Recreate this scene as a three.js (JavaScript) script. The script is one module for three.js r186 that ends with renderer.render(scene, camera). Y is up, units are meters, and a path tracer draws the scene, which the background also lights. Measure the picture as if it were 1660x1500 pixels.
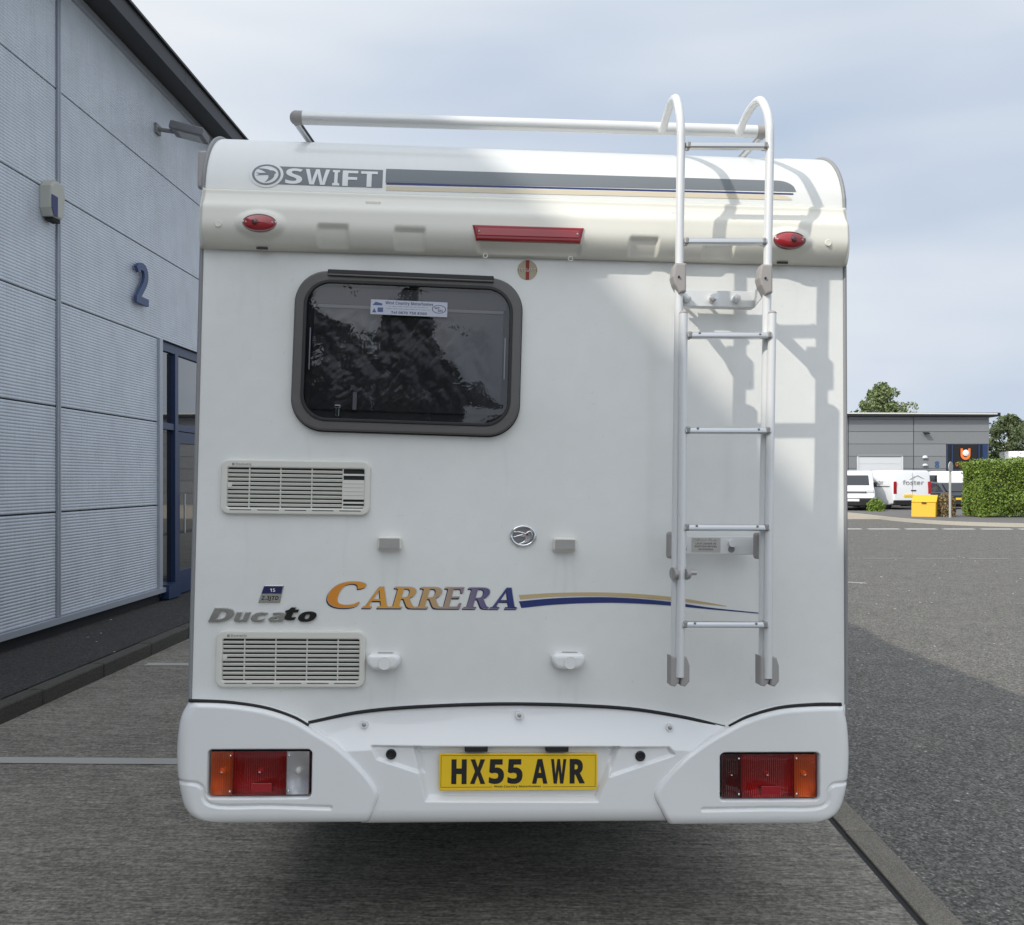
import * as THREE from 'three';
import { mergeGeometries, toCreasedNormals } from 'three/addons/utils/BufferGeometryUtils.js';
import { RoundedBoxGeometry } from 'three/addons/geometries/RoundedBoxGeometry.js';
import { TextGeometry } from 'three/addons/geometries/TextGeometry.js';
import { TessellateModifier } from 'three/addons/modifiers/TessellateModifier.js';
import { FontLoader } from 'three/addons/loaders/FontLoader.js';

// ------------------------------------------------------------------ camera, sky, sun, exposure
const scene = new THREE.Scene();
const FOC = 1500, CX = 830, CY = 778, EYE = 1.58;
const camera = new THREE.PerspectiveCamera(2 * Math.atan(750 / FOC) * 180 / Math.PI, 1660 / 1500, 0.05, 2000);
camera.setViewOffset(1660, 1500, 0, -28, 1660, 1500);
camera.position.set(0, EYE, 0);
scene.add(camera);
const renderer = new THREE.WebGLRenderer({ antialias: true });
renderer.toneMapping = THREE.LinearToneMapping;
renderer.toneMappingExposure = 1.45;
renderer.shadowMap.enabled = true;

let seed = 7;
const rnd = () => { seed = (seed + 0x6d2b79f5) | 0; let t = Math.imul(seed ^ (seed >>> 15), 1 | seed); t = (t + Math.imul(t ^ (t >>> 7), 61 | t)) ^ t; return ((t ^ (t >>> 14)) >>> 0) / 4294967296; };
const rr = (a, b) => a + (b - a) * rnd();
const clamp = (x, a = 0, b = 1) => Math.min(b, Math.max(a, x));
const lerp = (a, b, t) => a + (b - a) * t;
const sm = (a, b, x) => { const t = clamp((x - a) / (b - a)); return t * t * (3 - 2 * t); };
const hash = (x, y, z, s = 0) => { let h = Math.imul(x | 0, 374761393) ^ Math.imul(y | 0, 668265263) ^ Math.imul(z | 0, 2147483647 - 58) ^ Math.imul(s + 11, 1274126177); h = Math.imul(h ^ (h >>> 13), 1274126177); h ^= h >>> 16; h = Math.imul(h, 2246822519); h ^= h >>> 15; return (h >>> 0) / 4294967296; };
function noise3(x, y, z, s = 0) {
  const X = Math.floor(x), Y = Math.floor(y), Z = Math.floor(z); let fx = x - X, fy = y - Y, fz = z - Z;
  fx = fx * fx * (3 - 2 * fx); fy = fy * fy * (3 - 2 * fy); fz = fz * fz * (3 - 2 * fz);
  const c = (i, j, k) => hash(X + i, Y + j, Z + k, s);
  return lerp(lerp(lerp(c(0, 0, 0), c(1, 0, 0), fx), lerp(c(0, 1, 0), c(1, 1, 0), fx), fy), lerp(lerp(c(0, 0, 1), c(1, 0, 1), fx), lerp(c(0, 1, 1), c(1, 1, 1), fx), fy), fz);
}
const fbm3 = (x, y, z, o = 4, s = 0) => { let a = 0, m = 0.5, t = 0; for (let i = 0; i < o; i++) { a += m * noise3(x, y, z, s + i); t += m; m *= 0.5; x *= 2.03; y *= 2.03; z *= 2.03; } return a / t; };
// tileable noise: x, y in 0..1, px / py lattice cells
function tnoise(x, y, px, py, s = 0) {
  const gx = x * px, gy = y * py, X = Math.floor(gx), Y = Math.floor(gy); let fx = gx - X, fy = gy - Y;
  fx = fx * fx * (3 - 2 * fx); fy = fy * fy * (3 - 2 * fy);
  const c = (i, j) => hash((X + i) % px, (Y + j) % py, 5, s);
  return lerp(lerp(c(0, 0), c(1, 0), fx), lerp(c(0, 1), c(1, 1), fx), fy);
}

const SUN = new THREE.Vector3(-1.19, 1.24, 1).normalize();
{ // hazy summer sky: thin streaky cloud, paler round the sun
  const w = 1024, h = 512, data = new Float32Array(w * h * 4);
  for (let j = 0; j < h; j++) for (let i = 0; i < w; i++) {
    const el = ((j + 0.5) / h - 0.5) * Math.PI, az = ((i + 0.5) / w - 0.5) * 2 * Math.PI;
    const d = [Math.cos(el) * Math.cos(az), Math.sin(el), Math.cos(el) * Math.sin(az)];
    const up = Math.max(d[1], 0);
    const toSun = Math.max(0, d[0] * SUN.x + d[1] * SUN.y + d[2] * SUN.z);
    const p = [d[0] / (up + 0.25), d[2] / (up + 0.25)];
    const n = fbm3(p[0] * 1.3 + 3, up * 6, p[1] * 1.3, 5, 3), n2 = fbm3(p[0] * 0.7 + 9, up * 14, p[1] * 0.7 + 2, 4, 9);
    let cl = clamp(0.60 + (n - 0.5) * 1.5 + (n2 - 0.5) * 1.0 + 0.42 * Math.pow(toSun, 2) + 0.16 * sm(0.25, 0.6, up) - 0.55 * d[0] * (1 - up));
    const hz = Math.exp(-up * 7);
    const blue = [lerp(0.43, 0.56, hz), lerp(0.52, 0.63, hz), lerp(0.66, 0.73, hz)], white = [0.74, 0.775, 0.82];
    const g = 1 + 1.0 * toSun * toSun + 0.5 * Math.pow(toSun, 6);
    for (let c = 0; c < 3; c++) data[(j * w + i) * 4 + c] = d[1] < -0.01 ? 0.16 : lerp(blue[c], white[c], cl) * g * 0.77;
    data[(j * w + i) * 4 + 3] = 1;
  }
  const t = new THREE.DataTexture(data, w, h, THREE.RGBAFormat, THREE.FloatType);
  t.mapping = THREE.EquirectangularReflectionMapping; t.magFilter = t.minFilter = THREE.LinearFilter; t.needsUpdate = true;
  scene.background = t; scene.environment = t;
}
const sun = new THREE.DirectionalLight(new THREE.Color(1, 0.95, 0.86), 2.0);
sun.position.copy(SUN).multiplyScalar(60); sun.castShadow = true; sun.shadow.radius = 1.7;
Object.assign(sun.shadow.camera, { left: -40, right: 40, top: 40, bottom: -40, near: 1, far: 200 });
sun.shadow.mapSize.set(2048, 2048);
scene.add(sun); scene.add(sun.target);

// ------------------------------------------------------------------ helpers
const taken = {};
const numbered = (n) => { taken[n] = (taken[n] ?? -1) + 1; return taken[n] ? n + '_' + String(taken[n]).padStart(3, '0') : n; };
const sh = (m) => { m.castShadow = true; m.receiveShadow = true; return m; };
function thing(name, label, category, group) {
  const o = new THREE.Group(); o.name = numbered(name); o.userData = { label, category }; if (group) o.userData.group = group; scene.add(o); return o;
}
function tag(o, label, category, group) { o.userData.label = label; o.userData.category = category; if (group) o.userData.group = group; return o; }
function solo(name, geo, mat, label, category, group) { const m = sh(new THREE.Mesh(geo, mat)); m.name = numbered(name); scene.add(m); return tag(m, label, category, group); }
function struct(name, geo, mat) { const m = sh(new THREE.Mesh(geo, mat)); m.name = numbered(name); m.userData.kind = 'structure'; scene.add(m); return m; }
function part(name, geo, mat, parent) { const m = sh(new THREE.Mesh(geo, mat)); m.name = name; parent.add(m); return m; }
const M4 = () => new THREE.Matrix4();
const at = (g, x, y, z, rx = 0, ry = 0, rz = 0) => g.applyMatrix4(M4().makeRotationFromEuler(new THREE.Euler(rx, ry, rz)).setPosition(x, y, z));
const box = (sx, sy, sz, x = 0, y = 0, z = 0) => new THREE.BoxGeometry(sx, sy, sz).translate(x, y, z);
const rbox = (sx, sy, sz, r, x = 0, y = 0, z = 0, seg = 3) => new RoundedBoxGeometry(sx, sy, sz, seg, Math.min(r, sx / 2.01, sy / 2.01, sz / 2.01)).translate(x, y, z);
const b2 = (x0, x1, y0, y1, z0, z1) => box(x1 - x0, y1 - y0, z1 - z0, (x0 + x1) / 2, (y0 + y1) / 2, (z0 + z1) / 2);
const V3 = (a) => new THREE.Vector3(a[0], a[1], a[2]);
const tube = (pts, r, seg = 24, rad = 10, tension = 0.5) => new THREE.TubeGeometry(new THREE.CatmullRomCurve3(pts.map(V3), false, 'catmullrom', tension), seg, r, rad, false);
function rod(a, b, r0, r1 = r0, rad = 12) {
  const A = V3(a), B = V3(b), L = A.distanceTo(B), g = new THREE.CylinderGeometry(r1, r0, L, rad);
  g.applyQuaternion(new THREE.Quaternion().setFromUnitVectors(new THREE.Vector3(0, 1, 0), B.clone().sub(A).normalize()));
  return g.translate((A.x + B.x) / 2, (A.y + B.y) / 2, (A.z + B.z) / 2);
}
const merge = (l) => mergeGeometries(l.map((g) => { const q = g.index ? g.toNonIndexed() : g; for (const k of Object.keys(q.attributes)) if (!['position', 'normal', 'uv'].includes(k)) q.deleteAttribute(k); return q; }));
function rrShape(x0, x1, y0, y1, r) {
  const s = new THREE.Shape(); s.moveTo(x0 + r, y0); s.lineTo(x1 - r, y0); s.absarc(x1 - r, y0 + r, r, -Math.PI / 2, 0); s.lineTo(x1, y1 - r); s.absarc(x1 - r, y1 - r, r, 0, Math.PI / 2);
  s.lineTo(x0 + r, y1); s.absarc(x0 + r, y1 - r, r, Math.PI / 2, Math.PI); s.lineTo(x0, y0 + r); s.absarc(x0 + r, y0 + r, r, Math.PI, Math.PI * 1.5); return s;
}
const ext = (shape, depth, bevel = 0, seg = 2, curve = 8) => new THREE.ExtrudeGeometry(shape, { depth: Math.max(depth - bevel, 0.0002), bevelEnabled: bevel > 0, bevelSize: bevel, bevelOffset: -bevel, bevelThickness: bevel, bevelSegments: seg, curveSegments: curve });
const poly = (pts) => new THREE.Shape(pts.map((p) => new THREE.Vector2(p[0], p[1])));
function gridGeo(nu, nv, fn, uvf) {
  const pos = [], uv = [], idx = [];
  for (let j = 0; j <= nv; j++) for (let i = 0; i <= nu; i++) { const p = fn(i, j); pos.push(p[0], p[1], p[2]); const q = uvf ? uvf(p) : [p[0], p[1]]; uv.push(q[0], q[1]); }
  for (let j = 0; j < nv; j++) for (let i = 0; i < nu; i++) { const a = j * (nu + 1) + i, b = a + 1, c = a + nu + 1, d = c + 1; idx.push(a, b, d, a, d, c); }
  const g = new THREE.BufferGeometry(); g.setAttribute('position', new THREE.Float32BufferAttribute(pos, 3)); g.setAttribute('uv', new THREE.Float32BufferAttribute(uv, 2)); g.setIndex(idx); g.computeVertexNormals(); return g;
}
function tex(n, fn, srgb = true, rep = 1) {
  const d = new Uint8Array(n * n * 4);
  for (let j = 0; j < n; j++) for (let i = 0; i < n; i++) { const c = fn(i / n, j / n); const k = (j * n + i) * 4; if (typeof c === 'number') d[k] = d[k + 1] = d[k + 2] = clamp(c, 0, 255); else { d[k] = clamp(c[0], 0, 255); d[k + 1] = clamp(c[1], 0, 255); d[k + 2] = clamp(c[2], 0, 255); } d[k + 3] = 255; }
  const t = new THREE.DataTexture(d, n, n); t.wrapS = t.wrapT = THREE.RepeatWrapping; t.magFilter = THREE.LinearFilter; t.minFilter = THREE.LinearMipmapLinearFilter; t.generateMipmaps = true; t.repeat.set(rep, rep);
  if (srgb) t.colorSpace = THREE.SRGBColorSpace; t.needsUpdate = true; return t;
}
const std = (r, g, b, rough = 0.6, o = {}) => new THREE.MeshStandardMaterial({ color: new THREE.Color().setRGB(r, g, b), roughness: rough, ...o });
const phy = (r, g, b, rough = 0.4, o = {}) => new THREE.MeshPhysicalMaterial({ color: new THREE.Color().setRGB(r, g, b), roughness: rough, ...o });

// fonts
const FL = new FontLoader();
const sansB = await FL.loadAsync('fonts/droid/droid_sans_bold.typeface.json'), sansR = await FL.loadAsync('fonts/droid/droid_sans_regular.typeface.json'), serifB = await FL.loadAsync('fonts/droid/droid_serif_bold.typeface.json');
// text stretched into a box u0..u1, v0..v1 with its back at w
function textIn(str, font, u0, u1, v0, v1, w, depth = 0.001, shear = 0, seg = 5, fat = 0) {
  const g = new TextGeometry(str, { font, size: 1, depth: 0.1, curveSegments: seg, bevelEnabled: fat > 0, bevelSize: fat, bevelThickness: 0.001, bevelSegments: 1 });
  if (shear) g.applyMatrix4(M4().makeShear(0, 0, shear, 0, 0, 0));
  g.computeBoundingBox(); const b = g.boundingBox;
  g.translate(-b.min.x, -b.min.y, -b.min.z); g.scale((u1 - u0) / (b.max.x - b.min.x), (v1 - v0) / (b.max.y - b.min.y), depth / 0.1); return g.translate(u0, v0, w);
}

// ------------------------------------------------------------------ materials
const texConcrete = tex(1024, (x, y) => {
  const s = tnoise(x, y, 26, 230, 1) * 0.5 + tnoise(x, y, 80, 420, 2) * 0.5 + 0.2, b = tnoise(x, y, 3, 4, 4) * 0.6 + tnoise(x, y, 13, 17, 5) * 0.4, g = hash(x * 1024, y * 1024, 3, 8);
  const k = 131 + (s - 0.7) * 62 + (b - 0.5) * 26 + (g - 0.5) * 46 + (tnoise(x, y, 180, 180, 6) - 0.5) * 44 - (tnoise(x, y, 40, 300, 7) > 0.86 ? 22 : 0);
  return [k * 1.025, k * 0.985, k * 0.915];
});
const texConcreteH = tex(1024, (x, y) => 128 + (tnoise(x, y, 14, 230, 1) - 0.5) * 130 + (tnoise(x, y, 60, 400, 2) - 0.5) * 90 + (tnoise(x, y, 180, 180, 6) - 0.5) * 70, false);
const asph = (x, y) => tnoise(x, y, 150, 150, 21) * 0.55 + tnoise(x, y, 320, 320, 22) * 0.45;
const texAsphalt = tex(1024, (x, y) => {
  const n = asph(x, y), b = tnoise(x, y, 6, 6, 23) * 0.5 + tnoise(x, y, 22, 22, 24) * 0.5, st = tnoise(x, y, 210, 210, 25);
  const k = 94 + (n - 0.5) * 96 + (b - 0.5) * 16 + (st > 0.87 ? 50 : 0);
  return [k * 1.025, k, k * 0.95];
});
const texAsphaltH = tex(1024, (x, y) => 128 + (asph(x, y) - 0.5) * 240, false);
const texWhite = tex(512, (x, y) => { const k = 246 + (tnoise(x, y, 70, 3, 31) - 0.5) * 1.6 + (tnoise(x, y, 6, 5, 32) - 0.5) * 5; return [k, k, k * 0.992]; });
const texClad = tex(512, (x, y) => { const k = 240 + (tnoise(x, y, 60, 4, 33) - 0.5) * 12 + (tnoise(x, y, 9, 7, 34) - 0.5) * 12; return [k, k, k]; });
const texWarp = tex(256, (x, y) => 128 + 90 * (tnoise(x, y, 4, 4, 91) - 0.5) + 60 * (tnoise(x, y, 9, 11, 92) - 0.5), false);
const texRib = tex(128, (x) => 128 + 120 * Math.sin(x * Math.PI * 2 * 16), false);
const M = {
  concrete: std(1, 1, 1, 0.9, { map: texConcrete, bumpMap: texConcreteH, bumpScale: 0.004 }),
  asphalt: std(1, 1, 1, 0.92, { map: texAsphalt, bumpMap: texAsphaltH, bumpScale: 0.009 }),
  pave: std(0.3, 0.3, 0.32, 0.95, { map: texAsphalt, bumpMap: texAsphaltH, bumpScale: 0.004 }),
  kerb: std(0.6, 0.59, 0.57, 0.9, { map: texAsphalt }),
  paleKerb: std(0.42, 0.39, 0.33, 0.9), yard: std(0.36, 0.31, 0.25, 0.9), line: std(0.72, 0.72, 0.69, 0.85), wornLine: std(0.44, 0.43, 0.4, 0.9),
  white: phy(0.82, 0.83, 0.82, 0.32, { map: texWhite, clearcoat: 0.5, clearcoatRoughness: 0.12 }),
  gel: phy(0.87, 0.875, 0.87, 0.22, { clearcoat: 1, clearcoatRoughness: 0.04 }),
  cream: phy(0.78, 0.76, 0.68, 0.42, { clearcoat: 0.2, clearcoatRoughness: 0.3 }),
  vent: std(0.72, 0.71, 0.64, 0.5), alu: std(0.6, 0.61, 0.62, 0.3, { metalness: 0.9 }), railWhite: phy(0.76, 0.77, 0.77, 0.3, { metalness: 0.15, clearcoat: 0.3 }),
  chrome: std(0.78, 0.78, 0.8, 0.08, { metalness: 1 }), greyTrim: std(0.26, 0.265, 0.27, 0.5), clamp: std(0.36, 0.34, 0.33, 0.75), bracket: std(0.76, 0.77, 0.77, 0.4, { metalness: 0.2 }),
  black: std(0.012, 0.012, 0.013, 0.45), rubber: std(0.02, 0.02, 0.021, 0.8), dark: std(0.03, 0.03, 0.032, 0.9),
  frame: phy(0.105, 0.098, 0.095, 0.36, { clearcoat: 0.2 }), pane: phy(0.6, 0.6, 0.63, 0.01, { transmission: 1, thickness: 0, ior: 1.62, bumpMap: texWarp, bumpScale: 0.006 }),
  crumple: phy(0.035, 0.035, 0.038, 0.2, { clearcoat: 0.7, clearcoatRoughness: 0.1 }),
  red: phy(0.36, 0.008, 0.016, 0.18, { clearcoat: 1, clearcoatRoughness: 0.04 }), redRib: phy(0.25, 0.006, 0.012, 0.2, { clearcoat: 1, clearcoatRoughness: 0.04, bumpMap: texRib, bumpScale: 0.0008 }), redDark: phy(0.1, 0.003, 0.006, 0.2, { clearcoat: 1 }),
  lensRed: phy(0.62, 0.012, 0.022, 0.06, { transmission: 1, thickness: 0, bumpMap: texRib, bumpScale: 0.003 }), lensDark: phy(0.3, 0.008, 0.014, 0.06, { transmission: 1, thickness: 0, bumpMap: texRib, bumpScale: 0.003 }), lensAmber: phy(0.9, 0.3, 0.01, 0.06, { transmission: 1, thickness: 0, bumpMap: texRib, bumpScale: 0.003 }), lensClear: phy(0.9, 0.9, 0.91, 0.05, { transmission: 1, thickness: 0, bumpMap: texRib, bumpScale: 0.003 }), reflector: std(0.75, 0.75, 0.76, 0.28, { metalness: 0.8 }), bulb: phy(0.7, 0.68, 0.62, 0.1, { clearcoat: 1 }),
  amber: phy(0.72, 0.22, 0.008, 0.2, { clearcoat: 1, bumpMap: texRib, bumpScale: 0.0012 }), clear: phy(0.55, 0.55, 0.56, 0.15, { clearcoat: 1, bumpMap: texRib, bumpScale: 0.002 }),
  plate: phy(0.92, 0.60, 0.012, 0.4, { clearcoat: 0.5 }), decalGrey: std(0.17, 0.19, 0.205, 0.45), navy: std(0.015, 0.03, 0.16, 0.4), tan: std(0.55, 0.42, 0.22, 0.5), fadedTan: std(0.66, 0.58, 0.44, 0.5), decalWhite: std(0.78, 0.79, 0.78, 0.4),
  screw: std(0.45, 0.44, 0.42, 0.4, { metalness: 0.5 }), weathered: std(0.42, 0.40, 0.39, 0.85),
  clad: phy(0.63, 0.68, 0.745, 0.4, { map: texClad, clearcoat: 0.4, clearcoatRoughness: 0.3 }), cladTrim: std(0.40, 0.43, 0.48, 0.4, { metalness: 0.2 }), fascia: std(0.012, 0.012, 0.014, 0.5), blueFrame: std(0.02, 0.042, 0.11, 0.4), blueSign: std(0.05, 0.085, 0.19, 0.5),
  glass: phy(0.012, 0.014, 0.018, 0.03, { clearcoat: 1, clearcoatRoughness: 0.02, specularIntensity: 1 }),
  greyClad: std(0.15, 0.16, 0.175, 0.5), roller: std(0.62, 0.64, 0.66, 0.45), roofLight: std(0.66, 0.66, 0.62, 0.5),
  vanWhite: phy(0.8, 0.81, 0.82, 0.3, { clearcoat: 0.8, clearcoatRoughness: 0.08 }), carBlue: phy(0.16, 0.4, 0.62, 0.3, { clearcoat: 0.8 }), carDark: phy(0.03, 0.035, 0.045, 0.3, { clearcoat: 0.9 }),
  yellow: std(0.74, 0.42, 0.02, 0.5), orange: std(0.85, 0.2, 0.03, 0.5), post: std(0.4, 0.4, 0.38, 0.6), bark: std(0.09, 0.065, 0.045, 0.95),
  leafA: std(0.15, 0.19, 0.075, 0.75, { side: THREE.DoubleSide }), leafB: std(0.095, 0.125, 0.05, 0.75, { side: THREE.DoubleSide }), leafHedge: std(0.16, 0.235, 0.035, 0.65, { side: THREE.DoubleSide }), leafDry: std(0.24, 0.18, 0.09, 0.85, { side: THREE.DoubleSide }), hedgeCore: std(0.13, 0.15, 0.05, 0.95),
};

// ------------------------------------------------------------------ ground (site axis turned a little against the camera)
const SITE = -0.0253;
const site = (o) => { o.rotation.y = SITE; return o; };
const KX = -3.45, WALLX = -4.53, SX0 = 1.36, SX1 = 1.52;
function sheet(x0, x1, z0, z1, y, nx = 1, nz = 1, colour) {
  const g = gridGeo(nx, nz, (i, j) => [lerp(x0, x1, i / nx), y, lerp(z1, z0, j / nz)], (p) => [p[0] / 2, p[2] / 2]);
  if (colour) { const a = g.attributes.position, c = []; for (let i = 0; i < a.count; i++) { const k = colour(a.getX(i), a.getZ(i)); c.push(k[0], k[1], k[2]); } g.setAttribute('color', new THREE.Float32BufferAttribute(c, 3)); }
  return g;
}
struct('ground', sheet(-500, 500, -700, 200, -0.012), std(0.09, 0.1, 0.06, 0.95));
site(struct('road', sheet(SX1, 90, -60, 40, 0, 1, 1), M.asphalt));
site(struct('parking_bay', sheet(KX, SX0, -40, 12, 0, 1, 1), M.concrete));
site(struct('pavement', sheet(WALLX - 0.3, KX - 0.13, -40, 12, 0.112), M.pave));
const kerb = site(struct('kerb', b2(KX - 0.128, KX - 0.012, -0.1, 0.085, -40, 12), M.kerb));
{ const variants = [0, 1, 2].map(() => rbox(0.13, 0.2, 0.905, 0.014, 0, 0, 0, 2)); const mats = [0.6, 0.66, 0.54].map((k) => std(k, k * 0.98, k * 0.94, 0.92, { map: texAsphalt }));
  for (let i = 0; i < 16; i++) { const m = part('kerb_stone', variants[i % 3], mats[Math.floor(rnd() * 3)], kerb); m.position.set(KX - 0.065 + rr(-0.003, 0.003), 0.012 + rr(-0.003, 0.003), -3.2 - i * 0.915); m.rotation.y = rr(-0.004, 0.004); } }
const chan = site(struct('channel_edging', b2(SX0, SX1, -0.1, -0.006, -40, 12), M.dark));
{ const mats = [0.9, 1, 0.85].map((k) => std(k, k * 0.985, k * 0.95, 0.9, { map: texConcrete })); const g = rbox(SX1 - SX0 - 0.03, 0.06, 0.908, 0.006, 0, 0, 0, 2);
  for (let i = 0; i < 14; i++) { const m = part('edging_block', g, mats[i % 3], chan); m.position.set((SX0 + SX1) / 2 + 0.012 + rr(-0.004, 0.004), -0.026 + rr(-0.002, 0.002), -1.9 - i * 0.915); } }
// painted bay lines
for (const z of [-2.42, -5.13, -7.83, -10.5]) { const g = gridGeo(60, 4, (i, j) => [lerp(KX + 0.12, SX0 - 0.3, i / 60) , 0.004, z + 0.055 - (j / 4) * 0.11 + 0.004 * (noise3(i * 0.7, j, z, 5) - 0.5)], (p) => [p[0], p[2]]); const o = site(struct('bay_line', g, M.wornLine)); o.userData.kind = 'structure'; }
// litter and chips
{ const gs = []; for (let i = 0; i < 420; i++) { const z = -rr(4.5, 28), x = i < 60 ? rr(KX - 1, KX + 0.2) : rr(SX1 + 0.05, SX1 + 14); const s = rr(0.006, 0.016); const g = new THREE.DodecahedronGeometry(s, 0); g.scale(rr(0.8, 1.6), 0.4, 1); gs.push(at(g, x, (x < KX - 0.13 ? 0.115 : 0.002), z, 0, rr(0, 3), 0)); }
  const o = site(struct('loose_chippings', merge(gs), std(0.42, 0.4, 0.36, 0.9))); o.userData.kind = 'stuff'; }

// ------------------------------------------------------------------ motorhome frame: V = vehicle on the ground, F = plane of its rear wall
const YAW = 0.057, ROLL = -0.014, LEAN = 0.042, VP = [0.03, 0, -3.05];
const V = thing('motorhome', 'white coachbuilt motorhome seen from behind, with ladder, rear window and yellow number plate', 'motorhome');
V.position.set(...VP); V.rotation.set(0, YAW, ROLL, 'YXZ'); V.updateMatrix();
const Fm = M4().makeTranslation(0, 0.9, 0).multiply(M4().makeRotationX(-LEAN)).multiply(M4().makeTranslation(0, -0.9, 0));
const toF = M4().multiplyMatrices(V.matrix, Fm).invert();
const camF = new THREE.Vector3(0, EYE, 0).applyMatrix4(toF);
function W(px, py, w = 0) { // where the sight line of a photo pixel meets the plane at height w over the rear wall
  const d = new THREE.Vector3((px - CX) / FOC, (CY - py) / FOC, -1).transformDirection(toF); const t = (w - camF.z) / d.z; return [camF.x + d.x * t, camF.y + d.y * t];
}
const W3 = (px, py, w = 0) => { const p = W(px, py, w); return [p[0], p[1], w]; };
const fp = (name, geo, mat, parent = V) => { const m = part(name, geo, mat, parent); if (parent === V) m.applyMatrix4(Fm); return m; };
const fgroup = (name) => { const g = new THREE.Group(); g.name = name; V.add(g); g.applyMatrix4(Fm); return g; };
const HU = 1.08, VB = 0.72, VM = 2.326, VS = 2.522, CA = 0.35, CB = 0.285;
const FV = (w, v) => [-LEAN * (v - 0.9) + w, v];   // F profile point -> side outline of the vehicle (z, y)
{ // shell behind the rear skin: living box, luton, cab
  const o = []; o.push(FV(-0.3, 0.5), FV(-0.03, 0.6), FV(-0.014, VB), FV(-0.014, VS));
  for (let i = 1; i <= 10; i++) { const t = i / 10 * Math.PI / 2; o.push(FV(-CA + (CA - 0.014) * Math.cos(t), VS + (CB - 0.014) * Math.sin(t))); }
  o.push([-3.6, 2.84], [-4.2, 2.98], [-5.2, 3.04], [-5.8, 2.8], [-5.95, 2.35], [-5.75, 2.12], [-5.25, 2.02], [-5.95, 1.35], [-6.55, 1.12], [-6.75, 0.8], [-6.72, 0.4], [-5.8, 0.38], [-0.4, 0.5]);
  const s = poly(o), g = new THREE.ExtrudeGeometry(s, { depth: 2 * HU - 0.03, bevelEnabled: false }); g.rotateY(-Math.PI / 2); g.translate(HU - 0.015, 0, 0);
  // the extrude plane is (z, y): after the turn, shape x runs along +z
  part('body_shell', g, M.white, V);
  for (const [z, r] of [[-1.95, 0.33], [-5.55, 0.33]]) for (const s2 of [-1, 1]) {
    const cy = 0.33 - s2 * 0.95 * Math.tan(ROLL) ;
    const w = part('wheel', at(new THREE.TorusGeometry(0.235, 0.095, 12, 32), 0, 0, 0, 0, Math.PI / 2, 0), M.rubber, V); w.position.set(s2 * 0.93, cy, z);
    part('rim', at(new THREE.CylinderGeometry(0.2, 0.2, 0.12, 24), 0, 0, 0, 0, 0, Math.PI / 2), M.alu, w);
  }
  part('underbody', b2(-0.85, 0.85, 0.36, 0.49, -5.6, -0.35), M.dark, V);
}
{ // rear skin with the faint water runs and scuffs the photograph shows under the moulding and the fittings
  const runs = []; const run = (px, py, len, wd, k) => { const p = W(px, py); runs.push([p[0], p[1], len, wd, k]); };
  for (const [px, k] of [[352, 3], [392, 5], [421, 6], [447, 4], [520, 2], [600, 3], [1015, 3], [1290, 4], [1330, 5]]) run(px, 412, 0.24, 0.008, k);
  for (const [px, py, k] of [[620, 894, 6], [645, 894, 8], [900, 896, 6], [915, 896, 9], [930, 896, 7], [600, 1088, 6], [640, 1088, 7], [905, 1086, 6], [935, 1086, 7], [400, 840, 5], [560, 838, 6], [500, 706, 5], [820, 706, 6]]) run(px, py, 0.2, 0.007, k);
  const H = VM + 0.02 - VB, t = tex(1024, (x, y) => { const u = (x - 0.5) * 2 * HU, v = VB + y * H; let k = 247 + (tnoise(x, y, 7, 6, 32) - 0.5) * 5 + (tnoise(x, y, 60, 44, 35) - 0.5) * 3; for (const [a, b, len, wd, q] of runs) { const d = b - v; if (d > 0 && d < len) { const e = (u - a - 0.004 * Math.sin(v * 31 + a * 50)) / wd; k -= 0.6 * q * Math.exp(-e * e) * (tnoise(x, y, 90, 40, 36) * 0.7 + 0.5) * (1 - d / len > 0.15 ? 1 : 0.4); } } const sp = tnoise(x, y, 230, 230, 37); if (sp > 0.965) k -= 10; return [k, k, k * 0.988]; });
  const sk = phy(0.87, 0.875, 0.87, 0.3, { map: t, clearcoat: 0.6, clearcoatRoughness: 0.1 });
  fp('rear_panel', gridGeo(40, 30, (i, j) => { const u = lerp(-HU, HU, i / 40), v = lerp(VB, VM + 0.02, j / 30); return [u, v, 0.0006 * (fbm3(u * 2.2, v * 2.2, 4, 2, 77) - 0.5)]; }, (p) => [p[0] / (2 * HU) + 0.5, (p[1] - VB) / H]), sk);
}
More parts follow.
